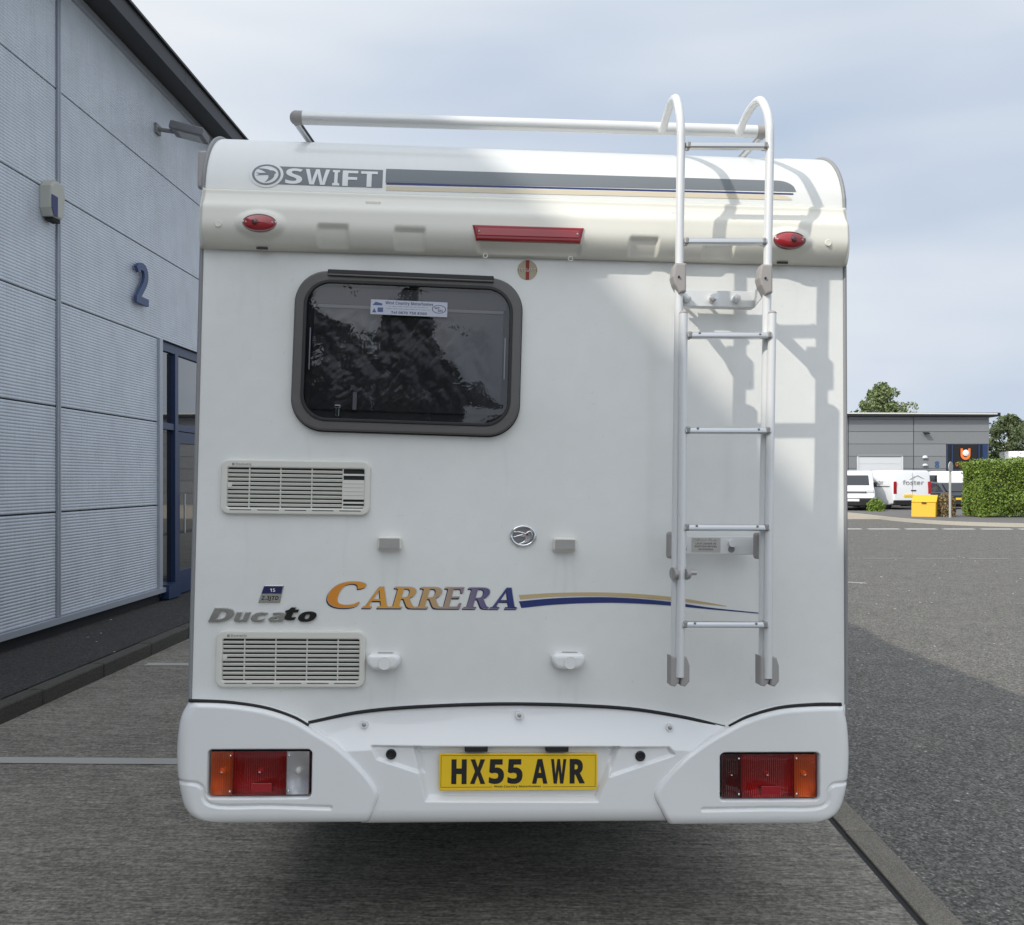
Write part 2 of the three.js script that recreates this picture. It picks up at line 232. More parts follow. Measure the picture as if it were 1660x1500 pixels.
// upper moulding with pressed pockets
const ovals = [W(421, 362, 0.08), W(1279, 390, 0.08)];
{
  const prof = [[VM, 0.004], [VM + 0.004, 0.036], [VM + 0.03, 0.062], [VM + 0.058, 0.074], [VM + 0.1, 0.073], [VM + 0.128, 0.068], [VM + 0.15, 0.05], [VM + 0.175, 0.036], [VS - 0.004, 0.031], [VS, 0.012]];
  const curve = new THREE.CatmullRomCurve3(prof.map((p) => new THREE.Vector3(0, p[0], p[1])), false, 'centripetal');
  const nV = 56, nU = 640, pts = curve.getPoints(nV);
  const pockets = [[515, 563, 366, 412], [640, 688, 371, 416], [1022, 1067, 386, 432], [1143, 1190, 392, 436]].map(([a, b, c, d]) => { const p = W(a, c, 0.07), q = W(b, d, 0.07); return [p[0], q[0], q[1] - 0.02, p[1]]; });
  const pc = W(776, 394, 0.07), pd = W(941, 420, 0.07);
  const soft = (u, v, [a, b, c, d], e) => sm(-e, e, u - a) * sm(-e, e, b - u) * sm(-e, e, v - c) * sm(-e, e, d - v);
  fp('upper_moulding', gridGeo(nU, nV, (i, j) => {
    const u = lerp(-HU - 0.004, HU + 0.004, i / nU), p = pts[j]; let w = p.z;
    const inner = sm(0.02, 0.05, w);
    for (const k of pockets) w -= 0.013 * inner * soft(u, p.y, k, 0.006) * (1 - sm(k[3] - 0.02, k[2], p.y) * 0.7);
    w -= 0.016 * inner * soft(u, p.y, [pc[0], pd[0], pd[1] - 0.012, pc[1]], 0.009);
    for (const o of ovals) { const d = Math.hypot((u - o[0]) / 0.085, (p.y - o[1]) / 0.048); w += 0.012 * (1 - sm(0.65, 1.05, d)); }
    const e = Math.min(u + HU + 0.004, HU + 0.004 - u); w *= 0.55 + 0.45 * sm(0, 0.02, e);
    return [u, p.y, w];
  }), M.cream);
  fp('seam_strip', b2(-HU, HU, VS - 0.003, VS + 0.003, 0.0, 0.0215), M.cream);
}
for (const [i, o] of ovals.entries()) { // oval red marker lamps
  const g = new THREE.SphereGeometry(1, 28, 14, 0, Math.PI * 2, 0, Math.PI / 2).rotateX(Math.PI / 2).scale(0.052, 0.0255, 0.014).translate(o[0], o[1], 0.084);
  const b = fp('marker_lamp', g, M.red); part('lamp_base', new THREE.CylinderGeometry(1, 1.05, 0.012, 32).rotateX(Math.PI / 2).scale(0.055, 0.0285, 1).translate(o[0], o[1], 0.081), M.redDark, b);
  part('bulb', new THREE.SphereGeometry(0.011, 12, 8).scale(1, 1, 0.4).translate(o[0] + (i ? 0.012 : -0.012), o[1], 0.0965), M.redDark, b);
  for (const s of [-1, 1]) part('screw', new THREE.SphereGeometry(0.004, 8, 6).translate(o[0] + s * 0.042, o[1], 0.0905), M.screw, b);
  const q = i ? W(1344, 393, 0.08) : W(353, 362, 0.08); const cap = fp('screw_cap', at(new THREE.TorusGeometry(0.0095, 0.0022, 8, 20), q[0], q[1], 0.0745), M.cream); part('cap_face', at(new THREE.CylinderGeometry(0.008, 0.008, 0.006, 16), q[0], q[1], 0.0735, Math.PI / 2), M.cream, cap);
}
{ // high brake lamp
  const a = W(766, 365, 0.085), b = W(947, 390, 0.085), cx = (a[0] + b[0]) / 2, cy = (a[1] + b[1]) / 2, w = b[0] - a[0];
  const l = fp('brake_lamp', ext(poly([[cx - w / 2, cy + 0.024], [cx + w / 2, cy + 0.024], [cx + w / 2 - 0.012, cy - 0.026], [cx - w / 2 + 0.012, cy - 0.026]]), 0.022, 0.006).translate(0, 0, 0.06), phy(0.3, 0.004, 0.009, 0.25, { clearcoat: 0.35, clearcoatRoughness: 0.1 }));
  part('lens_bar', rbox(w - 0.03, 0.026, 0.006, 0.003, cx, cy, 0.0815), M.red, l);
  for (const s of [-1, 1]) part('screw', new THREE.SphereGeometry(0.004, 8, 6).translate(cx + s * (w / 2 - 0.022), cy, 0.0848), M.screw, l);
  for (const [x, y] of [[605, 329], [1100, 347]]) { const p = W(x, y, 0.05); fp('moulding_tab', rbox(0.05, 0.016, 0.012, 0.004, p[0], p[1], 0.043), M.cream); }
  for (const [x, y] of [[787, 414], [925, 419]]) { const p = W(x, y, 0.05); fp('screw_cap', at(new THREE.TorusGeometry(0.007, 0.002, 8, 16), p[0], p[1], 0.045), M.cream); }
  for (const [x, y] of [[425, 405], [1268, 431]]) { const p = W(x, y, 0.03); fp('drain_slot', b2(p[0] - 0.018, p[0] + 0.018, VM - 0.003, VM + 0.002, 0.028, 0.0375), M.black); }
}
// roof cap
const capAt = (u, th, off = 0) => { const nx = Math.cos(th) / CA, ny = Math.sin(th) / CB, l = Math.hypot(nx, ny); return [u, VS + CB * Math.sin(th) + off * ny / l, -CA + CA * Math.cos(th) + off * nx / l]; };
function capHit(px, py) { // theta on the cap seen at a pixel
  let best = 0, bd = 9; for (let i = 0; i <= 400; i++) { const t = i / 400 * 1.1, p = capAt(0, t), q = W(px, py, p[2]); const d = Math.abs(q[1] - p[1]); if (d < bd) { bd = d; best = t; } }
  return [W(px, py, capAt(0, best)[2])[0], best];
}
{
  fp('roof_cap', gridGeo(8, 40, (i, j) => capAt(lerp(-HU, HU, i / 8), j / 40 * Math.PI / 2)), M.white);
  const path = [[0, 0.84, 0.0], [0, 1.4, 0.0], [0, VS - 0.05, 0.0], [0, VS, 0.0]]; for (let i = 1; i <= 10; i++) { const p = capAt(0, i / 10 * Math.PI / 2, 0.002); path.push([0, p[1], p[2]]); }
  path.push([0, VS + CB + 0.002, -0.8]);
  for (const s of [-1, 1]) fp('corner_trim', tube(path.map((p) => [s * (HU + 0.004), p[1], p[2]]), 0.0068, 120, 8), M.greyTrim);
  // grey, blue and faded tan stripes with a rounded end
  const stripe = (name, x0, x1, ya, yb, yc, yd, mat, off, round) => { const A = capHit(x0, ya), B = capHit(x0, yb), C = capHit(x1, yc), D = capHit(x1, yd); return fp(name, gridGeo(240, 8, (i, j) => { const f = i / 240, k = j / 8; let lo = lerp(B[1], D[1], f), hi = lerp(A[1], C[1], f); if (round) { const u = lerp(A[0], C[0], f), e = clamp((C[0] - u) / 0.06); hi = lo + (hi - lo) * Math.sqrt(1 - (1 - e) * (1 - e)); } return capAt(lerp(A[0], C[0], f), lerp(lo, hi, k), off); }), mat); };
  stripe('grey_stripe', 626, 1288, 274, 296, 294, 311, M.decalGrey, 0.0012, true);
  stripe('blue_line', 626, 1286, 296.5, 299.5, 313.5, 316, M.navy, 0.0012);
  stripe('faded_tan_line', 626, 1284, 302, 309, 317, 324.5, M.fadedTan, 0.0012, true);
  // name box with letters, and the bird in a ring
  const A = capHit(452, 270), B = capHit(452, 299), C = capHit(621, 276), D = capHit(621, 305);
  const nb = fp('name_panel', gridGeo(24, 8, (i, j) => { const f = i / 24; return capAt(lerp(A[0], C[0], f), lerp(lerp(B[1], D[1], f), lerp(A[1], C[1], f), j / 8), 0.0012); }), M.decalGrey);
  const tess = new TessellateModifier(0.009, 8), onCap = (g0, off) => { const g = tess.modify(g0.index ? g0.toNonIndexed() : g0), a = g.attributes.position; for (let i = 0; i < a.count; i++) { const p = capAt(a.getX(i), a.getY(i), off + a.getZ(i)); a.setXYZ(i, p[0], p[1], p[2]); } g.computeVertexNormals(); return g; };
  const La = capHit(463, 298)[1], Lb = capHit(463, 273.5)[1], u0 = capHit(463, 285)[0], u1 = capHit(612, 290)[0];
  { let u = u0; const wd = [0.2, 0.29, 0.085, 0.185, 0.2], sum = 0.96 + 0.035 * 4; const sc = (u1 - u0) / sum; [...'SWIFT'].forEach((ch, i) => { const f = (u - u0) / (u1 - u0), sl = -0.0105 * f; const g = textIn(ch, sansB, u, u + wd[i] * sc, La + sl, Lb + sl, 0, 0.0006); part('letter', onCap(g, 0.002), M.decalWhite, nb); u += (wd[i] + 0.035) * sc; }); }
  const rc = capHit(432, 283), R = 0.047, TS = 1 / 0.29; // theta per metre along the cap
  const ring = new THREE.Shape(); ring.absarc(0, 0, R, 0, Math.PI * 2); const hole = new THREE.Path(); hole.absarc(0, 0, R * 0.84, 0, Math.PI * 2, true); ring.holes.push(hole);
  const flat = (sh0, off, mat, nm, par) => { const g = new THREE.ShapeGeometry(sh0, 24); const a = g.attributes.position; for (let i = 0; i < a.count; i++) { a.setXYZ(i, rc[0] + a.getX(i), rc[1] + a.getY(i) * TS * 0.86, 0); } return fp(nm, onCap(g, off), mat, par); };
  const disc = new THREE.Shape(); disc.absarc(0, 0, R + 0.009, 0, Math.PI * 2); const em = flat(disc, 0.0022, M.decalWhite, 'bird_emblem');
  flat(ring, 0.003, M.decalGrey, 'ring', em);
  const bird = new THREE.Shape(); bird.moveTo(-0.036, 0.006); bird.quadraticCurveTo(-0.012, 0.004, 0.0, 0.006); bird.quadraticCurveTo(-0.018, 0.022, -0.034, 0.024); bird.quadraticCurveTo(-0.008, 0.03, 0.012, 0.018); bird.quadraticCurveTo(0.026, 0.02, 0.032, 0.006); bird.lineTo(0.026, 0.002); bird.quadraticCurveTo(0.03, -0.02, -0.004, -0.036); bird.quadraticCurveTo(0.012, -0.018, 0.006, -0.004); bird.quadraticCurveTo(-0.012, -0.004, -0.036, -0.008); bird.lineTo(-0.022, -0.001);
  flat(bird, 0.003, M.decalGrey, 'bird', em);
}
{ // roof bar
  const bar = fgroup('roof_bar'), a = W3(480, 191, -0.12), b = W3(1236, 214, -0.12);
  part('bar', rod(a, b, 0.0225, 0.0225, 20), M.railWhite, bar);
  for (const [p, s] of [[a, 1], [b, -1]]) {
    const cap = part('end_cap', new THREE.SphereGeometry(0.0245, 16, 12).scale(0.9, 1, 1).translate(p[0], p[1], p[2]), M.clamp, bar); part('collar', rod(p, [p[0] + s * 0.022, p[1], p[2]], 0.0242, 0.0242, 18), M.clamp, cap);
    const foot = [p[0] + s * 0.035, VS + CB, p[2] - 0.22]; part('leg', rod([p[0], p[1] - 0.012, p[2] - 0.01], foot, 0.0125, 0.0125), M.alu, bar); part('leg_groove', rod([p[0] + 0.009, p[1] - 0.012, p[2] + 0.002], [foot[0] + 0.009, foot[1], foot[2] + 0.01], 0.0055), M.black, bar);
    part('foot', rbox(0.07, 0.014, 0.1, 0.005, foot[0], VS + CB + 0.004, foot[2]), M.clamp, bar);
  }
  const aw = fgroup('awning_case'); const p = W(325, 271, -0.4);
  part('case', rbox(0.085, 0.15, 3.2, 0.035, p[0] + 0.03, p[1] - 0.01, -2.02), M.cream, aw); part('end_plate', rbox(0.08, 0.145, 0.03, 0.012, p[0] + 0.03, p[1] - 0.01, -0.405), M.weathered, aw); part('crank_eye', at(new THREE.TorusGeometry(0.014, 0.004, 8, 16), p[0] + 0.035, p[1] - 0.1, -0.41), M.alu, aw);
}
// ------------------------------------------------------------------ rear window
{
  const win = fgroup('rear_window'), A = W(477, 575), B = W(843, 575), T = W(660, 448), Bo = W(660, 703);
  const w = B[0] - A[0], h = T[1] - Bo[1], cx = (A[0] + B[0]) / 2, cy = (T[1] + Bo[1]) / 2, tilt = -0.016;
  const put = (n, g, m, par = win) => part(n, par === win ? at(g, cx, cy, 0, 0, 0, tilt) : at(g, cx, cy, 0, 0, 0, tilt), m, par);
  const ring = (x, r, ins, ri, z0, d, bev) => { const s = rrShape(-w / 2 + x, w / 2 - x, -h / 2 + x, h / 2 - x, r); s.holes.push(rrShape(-w / 2 + ins, w / 2 - ins, -h / 2 + ins, h / 2 - ins, ri)); return ext(s, d, bev, 3, 14).translate(0, 0, z0); };
  const fr = put('window_frame', ring(0, 0.105, 0.034, 0.085, 0.004, 0.024, 0.006), M.frame);
  put('seal', ring(-0.004, 0.109, 0.004, 0.1, 0.0005, 0.008, 0.002), M.rubber, fr);
  put('inner_rim', ring(0.03, 0.085, 0.04, 0.077, 0.006, 0.026, 0.002), M.black, fr);
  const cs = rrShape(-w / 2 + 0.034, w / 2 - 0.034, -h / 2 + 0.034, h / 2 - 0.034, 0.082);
  put('shaded_interior_sheet', (() => { const g = new THREE.ShapeGeometry(cs, 10); return g.translate(0, 0, 0.0035); })(), std(0.05, 0.05, 0.055, 0.85));  // dark sheet close behind the pane, painted as the shaded interior
  // loose crinkled film inside the pane
  { const nx = 110, ny = 74, x0 = -w / 2 + 0.062, x1 = w / 2 - 0.06, y0 = -h / 2 + 0.07, y1 = h / 2 - 0.12; const g = gridGeo(nx, ny, (i, j) => { const x = lerp(x0, x1, i / nx), y = lerp(y0, y1, j / ny), e = Math.min(sm(0, 0.1, x - x0), sm(0, 0.1, x1 - x), sm(0, 0.08, y - y0), sm(0, 0.06, y1 - y)); const a = 0.5 * (fbm3(x * 13, y * 13 + x * 7, 1, 4, 61) - 0.5) + 0.4 * Math.abs(fbm3(x * 26 - y * 20, y * 7 + x * 11, 2, 4, 62) - 0.5); return [x, y, 0.009 + 0.020 * a * (0.3 + e) * (0.35 + 0.65 * sm(0.2, -0.3, x + 0.6 * y)) ]; }); put('crinkled_film', g, M.crumple); }
  put('blind_rail', b2(-w / 2 + 0.06, w / 2 - 0.06, h / 2 - 0.118, h / 2 - 0.108, 0.006, 0.014), std(0.3, 0.3, 0.3, 0.5));
  put('blind_cassette', b2(-w / 2 + 0.05, w / 2 - 0.05, h / 2 - 0.106, h / 2 - 0.05, 0.0045, 0.012), std(0.09, 0.09, 0.1, 0.5));
  for (const s of [-1, 1]) put('stay_arm', rbox(0.005, 0.14, 0.006, 0.002, s * (w / 2 - 0.052), -0.005 * s, 0.016), M.alu);
  { const l = put('latch', rbox(0.02, 0.012, 0.008, 0.003, -w / 2 + 0.15, -h / 2 + 0.08, 0.0175), M.chrome); put('latch_stem', rbox(0.012, 0.03, 0.005, 0.002, -w / 2 + 0.15, -h / 2 + 0.062, 0.0165), M.chrome, l); put('latch_handle', rbox(0.014, 0.06, 0.006, 0.002, -w / 2 + 0.205, -h / 2 + 0.1, 0.0165), M.greyTrim); }
  put('pane', (() => { const g = new THREE.ShapeGeometry(cs, 10); return g.translate(0, 0, 0.0245); })(), M.pane);
  { const hr = put('hinge_rail', rbox(w - 0.2, 0.017, 0.03, 0.004, 0.004, h / 2 - 0.004, 0.02), M.black); put('hinge_lip', rbox(w - 0.2, 0.006, 0.012, 0.002, 0.004, h / 2 - 0.014, 0.033), M.frame, hr); }
  { // dealer's sticker on the pane
    const c = document.createElement('canvas'); c.width = 640; c.height = 160; const x = c.getContext('2d'); x.fillStyle = '#b9bcc9'; x.fillRect(0, 0, 640, 160); x.fillStyle = '#3d4058'; x.textBaseline = 'middle';
    x.font = 'bold 46px sans-serif'; x.fillText('West Country Motorhomes', 122, 30, 400); x.font = '22px sans-serif'; x.fillStyle = '#777a90'; for (const [y0, x0, x1] of [[64, 150, 480], [90, 132, 492]]) { let q = x0; while (q < x1) { const w = rr(14, 46); x.fillRect(q, y0, Math.min(w, x1 - q), 5); q += w + 9; } } x.font = 'bold 40px sans-serif'; x.fillStyle = '#33364c'; x.fillText('Tel 0870 750 8360', 170, 132, 300);
    x.lineWidth = 6; x.strokeStyle = '#3d4058'; x.beginPath(); x.ellipse(570, 78, 56, 42, 0, 0, 7); x.stroke(); x.font = 'bold 30px sans-serif'; x.fillText('WC', 532, 66); x.fillText('MS', 560, 94); x.fillStyle = '#4a5a86'; x.beginPath(); x.moveTo(14, 62); x.lineTo(40, 24); x.lineTo(96, 40); x.lineTo(96, 62); x.fill(); x.fillRect(58, 84, 46, 50); x.beginPath(); x.moveTo(14, 140); x.lineTo(30, 92); x.lineTo(50, 140); x.fill();
    const t = new THREE.CanvasTexture(c); t.colorSpace = THREE.SRGBColorSpace; const p = W(601, 487, 0.025), q = W(725, 513, 0.025); const g = new THREE.PlaneGeometry(q[0] - p[0], p[1] - q[1] + 0.002);
    part('window_sticker', at(g, (p[0] + q[0]) / 2, (p[1] + q[1]) / 2, 0.0262, 0, 0, -0.018), new THREE.MeshStandardMaterial({ map: t, roughness: 0.5 }), win); }
}
{ // round England sticker
  const p = W(855, 438), s = fp('round_sticker', at(new THREE.CylinderGeometry(0.0335, 0.0335, 0.002, 32), p[0], p[1], 0.001, Math.PI / 2), std(0.46, 0.41, 0.28, 0.5));
  part('red_cross_bar', b2(p[0] - 0.006, p[0] + 0.006, p[1] - 0.033, p[1] + 0.033, 0.0015, 0.0026), std(0.3, 0.02, 0.02, 0.5), s); part('red_cross_arm', b2(p[0] - 0.032, p[0] + 0.032, p[1] - 0.006, p[1] + 0.004, 0.0015, 0.0024), std(0.33, 0.2, 0.13, 0.5), s);
  part('sticker_text', textIn('ENGLAND', sansB, p[0] - 0.029, p[0] + 0.029, p[1] - 0.006, p[1] + 0.006, 0.0025, 0.0005), std(0.62, 0.58, 0.48, 0.5), s);
}
// ------------------------------------------------------------------ fridge vents
function vent(x0, y0, x1, y1, flap) {
  const a = W(x0, y0), b = W(x1, y1), g = fgroup('fridge_vent'), w = b[0] - a[0], h = a[1] - b[1], cx = (a[0] + b[0]) / 2, cy = (a[1] + b[1]) / 2;
  const s = rrShape(-w / 2, w / 2, -h / 2, h / 2, 0.028), ix0 = -w / 2 + 0.022, ix1 = w / 2 - 0.02, iy0 = -h / 2 + 0.022, iy1 = h / 2 - 0.026; s.holes.push(rrShape(ix0, ix1, iy0, iy1, 0.006));
  part('vent_frame', ext(s, 0.016, 0.005, 3).translate(cx, cy, 0), M.vent, g); part('vent_backing', b2(cx + ix0, cx + ix1, cy + iy0, cy + iy1, 0.0004, 0.002), M.black, g);
  const n = 9, gx1 = flap ? ix1 - 0.072 : ix1, sl = rbox(1, 0.0088, 0.004, 0.001, 0, 0, 0, 1).rotateX(0.45);
  for (let i = 0; i < n; i++) { const y = iy1 - 0.006 - (i + 0.35) / n * (iy1 - iy0 - 0.006); const m = part('slat', sl, M.vent, g); m.scale.x = gx1 - ix0; m.position.set(cx + (ix0 + gx1) / 2, cy + y, 0.0085); }
  for (const f of [0.158, 0.386, 0.614, 0.842]) { const x = ix0 + f * (ix1 - ix0); part('divider', b2(cx + x - 0.0015, cx + x + 0.0015, cy + iy0, cy + iy1, 0.003, 0.0125), M.vent, g); }
  for (let i = 0; i < 5; i++) { const x = lerp(ix0, ix1, (i + 0.5) / 5); part('drain_slot', rbox(0.07, 0.0025, 0.003, 0.001, cx + x, cy - h / 2 + 0.014, 0.0155, 1), M.dark, g); }
  if (flap) { const f = part('winter_flap', b2(cx + gx1 + 0.002, cx + ix1, cy + iy0 + 0.03, cy + iy1 - 0.036, 0.004, 0.0115), M.vent, g); for (let i = 1; i < 5; i++) part('flap_groove', b2(cx + gx1 + 0.004, cx + ix1 - 0.002, cy + lerp(iy0 + 0.03, iy1 - 0.036, i / 5) - 0.0006, cy + lerp(iy0 + 0.03, iy1 - 0.036, i / 5) + 0.0006, 0.0112, 0.0119), M.clamp, f); for (const yy of [iy1 - 0.019, iy0 + 0.006, iy0 + 0.019]) part('slat', b2(cx + gx1 + 0.002, cx + ix1, cy + yy - 0.003, cy + yy + 0.003, 0.004, 0.0105), M.vent, g); }
  const k = part('turn_lock', at(new THREE.CylinderGeometry(0.0065, 0.0065, 0.008, 16), cx + ix0 + 0.008, cy + 0.004, 0.0135, Math.PI / 2), M.vent, g); part('lock_plate', rbox(0.014, 0.018, 0.004, 0.001, cx + ix0 + 0.007, cy + 0.002, 0.0095), M.vent, k);
  part('maker_name', textIn('Dometic', sansB, cx - w / 2 + 0.048, cx - w / 2 + 0.099, cy + h / 2 - 0.0195, cy + h / 2 - 0.0105, 0.0158, 0.0005), M.greyTrim, g); part('maker_mark', b2(cx - w / 2 + 0.036, cx - w / 2 + 0.044, cy + h / 2 - 0.0195, cy + h / 2 - 0.0115, 0.0155, 0.0163), M.greyTrim, g);
  return g;
}
vent(360, 745, 600, 836, true).userData.label = 'upper white fridge vent with half covered right end'; vent(352, 1022, 592, 1114, false).userData.label = 'lower white fridge vent with open slats';
// ------------------------------------------------------------------ small fittings
for (const [x, y] of [[632, 881], [915, 883]]) { const p = W(x, y, 0.01); const m = fp('rack_rest', rbox(0.079, 0.046, 0.034, 0.01, p[0], p[1], 0.014), M.cream); part('worn_pad', rbox(0.066, 0.034, 0.004, 0.0018, p[0], p[1], 0.0315), std(0.6, 0.585, 0.56, 0.9, { bumpMap: texAsphaltH, bumpScale: 0.002 }), m); }
for (const [x, y] of [[622, 1072], [921, 1071]]) {
  const p = W(x, y, 0.02); const s = new THREE.Shape(); s.moveTo(-0.055, 0.01); s.quadraticCurveTo(-0.052, 0.024, -0.036, 0.026); s.lineTo(0.036, 0.026); s.quadraticCurveTo(0.052, 0.024, 0.055, 0.01); s.quadraticCurveTo(0.056, -0.012, 0.034, -0.024); s.quadraticCurveTo(0, -0.03, -0.034, -0.024); s.quadraticCurveTo(-0.056, -0.012, -0.055, 0.01);
  const m = fp('mount_cover', ext(s, 0.045, 0.014, 4).translate(p[0], p[1], 0), M.gel); part('round_cap', at(new THREE.TorusGeometry(0.0195, 0.0016, 8, 28), p[0] + 0.004, p[1] - 0.004, 0.0452), M.cream, m); part('cap_face', at(new THREE.CylinderGeometry(0.0185, 0.0185, 0.003, 24), p[0] + 0.004, p[1] - 0.004, 0.0448, Math.PI / 2), M.gel, m); part('top_slot', b2(p[0] - 0.02, p[0] + 0.03, p[1] + 0.0245, p[1] + 0.0275, 0.012, 0.03), M.clamp, m);
}
{ // round chrome bird badge
  const p = W(848, 869, 0.005), R = 0.041; const e = fp('chrome_badge', at(new THREE.TorusGeometry(R * 0.9, 0.0052, 10, 48), p[0], p[1], 0.005).translate(-p[0], -p[1], 0).scale(1.06, 0.86, 1).translate(p[0], p[1], 0), M.chrome);
  part('badge_disc', new THREE.CylinderGeometry(R * 0.86, R * 0.86, 0.003, 36).rotateX(Math.PI / 2).scale(1.06, 0.86, 1).translate(p[0], p[1], 0.0018), std(0.25, 0.25, 0.26, 0.3, { metalness: 0.7 }), e);
  const s = new THREE.Shape(); s.moveTo(-0.036, 0.014); s.quadraticCurveTo(-0.01, 0.018, 0.008, 0.009); s.quadraticCurveTo(0.022, 0.024, 0.03, 0.012); s.quadraticCurveTo(0.036, -0.006, 0.022, -0.018); s.quadraticCurveTo(0.004, -0.03, -0.02, -0.026); s.quadraticCurveTo(0.008, -0.02, 0.008, -0.006); s.quadraticCurveTo(-0.012, 0.0, -0.036, -0.004); s.quadraticCurveTo(-0.014, 0.004, -0.004, 0.006); s.quadraticCurveTo(-0.02, 0.014, -0.036, 0.014);
  part('badge_bird', ext(s, 0.006, 0.0022, 2).translate(p[0], p[1], 0.003), M.chrome, e); part('badge_gem', new THREE.SphereGeometry(0.0045, 12, 8).translate(p[0] + 0.013, p[1] + 0.006, 0.01), std(0.3, 0.04, 0.03, 0.3), e);
}
{ // big model lettering, graded orange - violet - blue print with a dark shadow edge
  const a = W(530, 985), b = W(838, 985), top = W(680, 952)[1], bot = W(680, 986)[1], ctop = W(560, 943)[1], L = b[0] - a[0];
  const lg = fgroup('model_lettering');
  const stops = [[0, 0.72, 0.25, 0.02], [0.35, 0.72, 0.36, 0.06], [0.6, 0.48, 0.34, 0.2], [0.76, 0.19, 0.16, 0.26], [0.9, 0.06, 0.06, 0.2], [1, 0.012, 0.03, 0.17]];
  const paint = (g) => { const p = g.attributes.position, c = []; for (let i = 0; i < p.count; i++) { const f = clamp((p.getX(i) - a[0]) / L); let k = 0; while (k < stops.length - 2 && f > stops[k + 1][0]) k++; const t = clamp((f - stops[k][0]) / (stops[k + 1][0] - stops[k][0])); for (let q = 1; q < 4; q++) c.push(lerp(stops[k][q], stops[k + 1][q], t)); } g.setAttribute('color', new THREE.Float32BufferAttribute(c, 3)); return g; };
  const pm = std(1, 1, 1, 0.4, { vertexColors: true }); let px = 531; const ws = [62, 43, 43, 43, 38, 43, 44], adv = [57, 43, 42, 41, 37, 43, 44];
  [...'CARRERA'].forEach((ch, i) => {
    const u0 = W(px, 980)[0], u1 = W(px + ws[i], 980)[0], t = i ? top : ctop, gs = textIn(ch, serifB, u0, u1, bot, t, 0.0024, 0.0006, 0.22, 8);
    const back = textIn(ch, serifB, u0 - 0.005, u1 - 0.002, bot - 0.005, t - 0.003, 0.0008, 0.0006, 0.22, 8), rim = textIn(ch, serifB, u0 - 0.0015, u1 + 0.0025, bot - 0.0015, t + 0.002, 0.0016, 0.0006, 0.22, 8);
    const l = part('letter', paint(gs), pm, lg); part('letter_shadow', back, std(0.012, 0.014, 0.05, 0.4), l); part('letter_rim', rim, std(0.55, 0.54, 0.52, 0.4), l); px += adv[i];
  });
  // sweeping tan and blue lines
  const sweep = (top, bt, n = 60) => { const T = new THREE.CatmullRomCurve3(top.map(([x, y]) => V3(W3(x, y)))), B = new THREE.CatmullRomCurve3(bt.map(([x, y]) => V3(W3(x, y)))); const tp = T.getPoints(n), bp = B.getPoints(n); return gridGeo(n, 1, (i, j) => { const p = (j ? tp : bp)[i]; return [p.x, p.y, 0.0012]; }); };
  part('tan_sweep', sweep([[841, 965], [900, 961.5], [990, 961], [1080, 967], [1130, 974], [1178, 982.5]], [[843, 972], [900, 967.5], [990, 967], [1080, 973], [1130, 978.5], [1178, 983.5]]), M.tan, lg);
  part('blue_sweep', sweep([[841, 975], [900, 970], [990, 968.5], [1080, 975], [1150, 985], [1236, 994]], [[845, 986], [900, 980.5], [990, 977.5], [1080, 981.5], [1150, 988], [1236, 995.5]]), M.navy, lg);
}
{ // chrome base-vehicle script and engine badge
  const g = fgroup('chrome_script'); let x = 338; const ws = [42, 27, 28, 28, 23, 30], y0 = [1008, 1008, 1008, 1008, 1005.5, 1008], y1 = [985, 992, 992, 992, 984.5, 991];
  const reflectedDark = std(0.05, 0.05, 0.055, 0.12, { metalness: 0.9 }), ch = std(0.5, 0.5, 0.51, 0.14, { metalness: 1 });  // dark reflection on the last two letters painted as a darker metal
  [...'Ducato'].forEach((c, i) => { const u0 = W(x, 1000)[0], u1 = W(x + ws[i], 1000)[0]; part('letter', textIn(c, sansB, u0, u1, W(x, y0[i])[1], W(x, y1[i])[1], 0.001, 0.007, 0.24, 5, 0.035), i > 3 ? reflectedDark : ch, g); x += ws[i] + (i > 2 ? -1.5 : 0.2); });
  const p = W(440, 963); const q = fp('engine_badge', ext(poly([[p[0] - 0.041, p[1] - 0.028], [p[0] + 0.028, p[1] - 0.028], [p[0] + 0.04, p[1] + 0.028], [p[0] - 0.024, p[1] + 0.028]]), 0.005, 0.0015), ch);
  part('blue_field', ext(poly([[p[0] - 0.031, p[1] + 0.001], [p[0] + 0.032, p[1] + 0.001], [p[0] + 0.037, p[1] + 0.025], [p[0] - 0.0225, p[1] + 0.025]]), 0.001).translate(0, 0, 0.005), std(0.01, 0.012, 0.09, 0.3), q);
  part('badge_text', textIn('15', sansB, p[0] - 0.004, p[0] + 0.013, p[1] + 0.007, p[1] + 0.018, 0.006, 0.0006), M.decalWhite, q); part('badge_text', textIn('2.3JTD', sansB, p[0] - 0.031, p[0] + 0.024, p[1] - 0.023, p[1] - 0.006, 0.005, 0.001, 0.15), M.black, q);
}
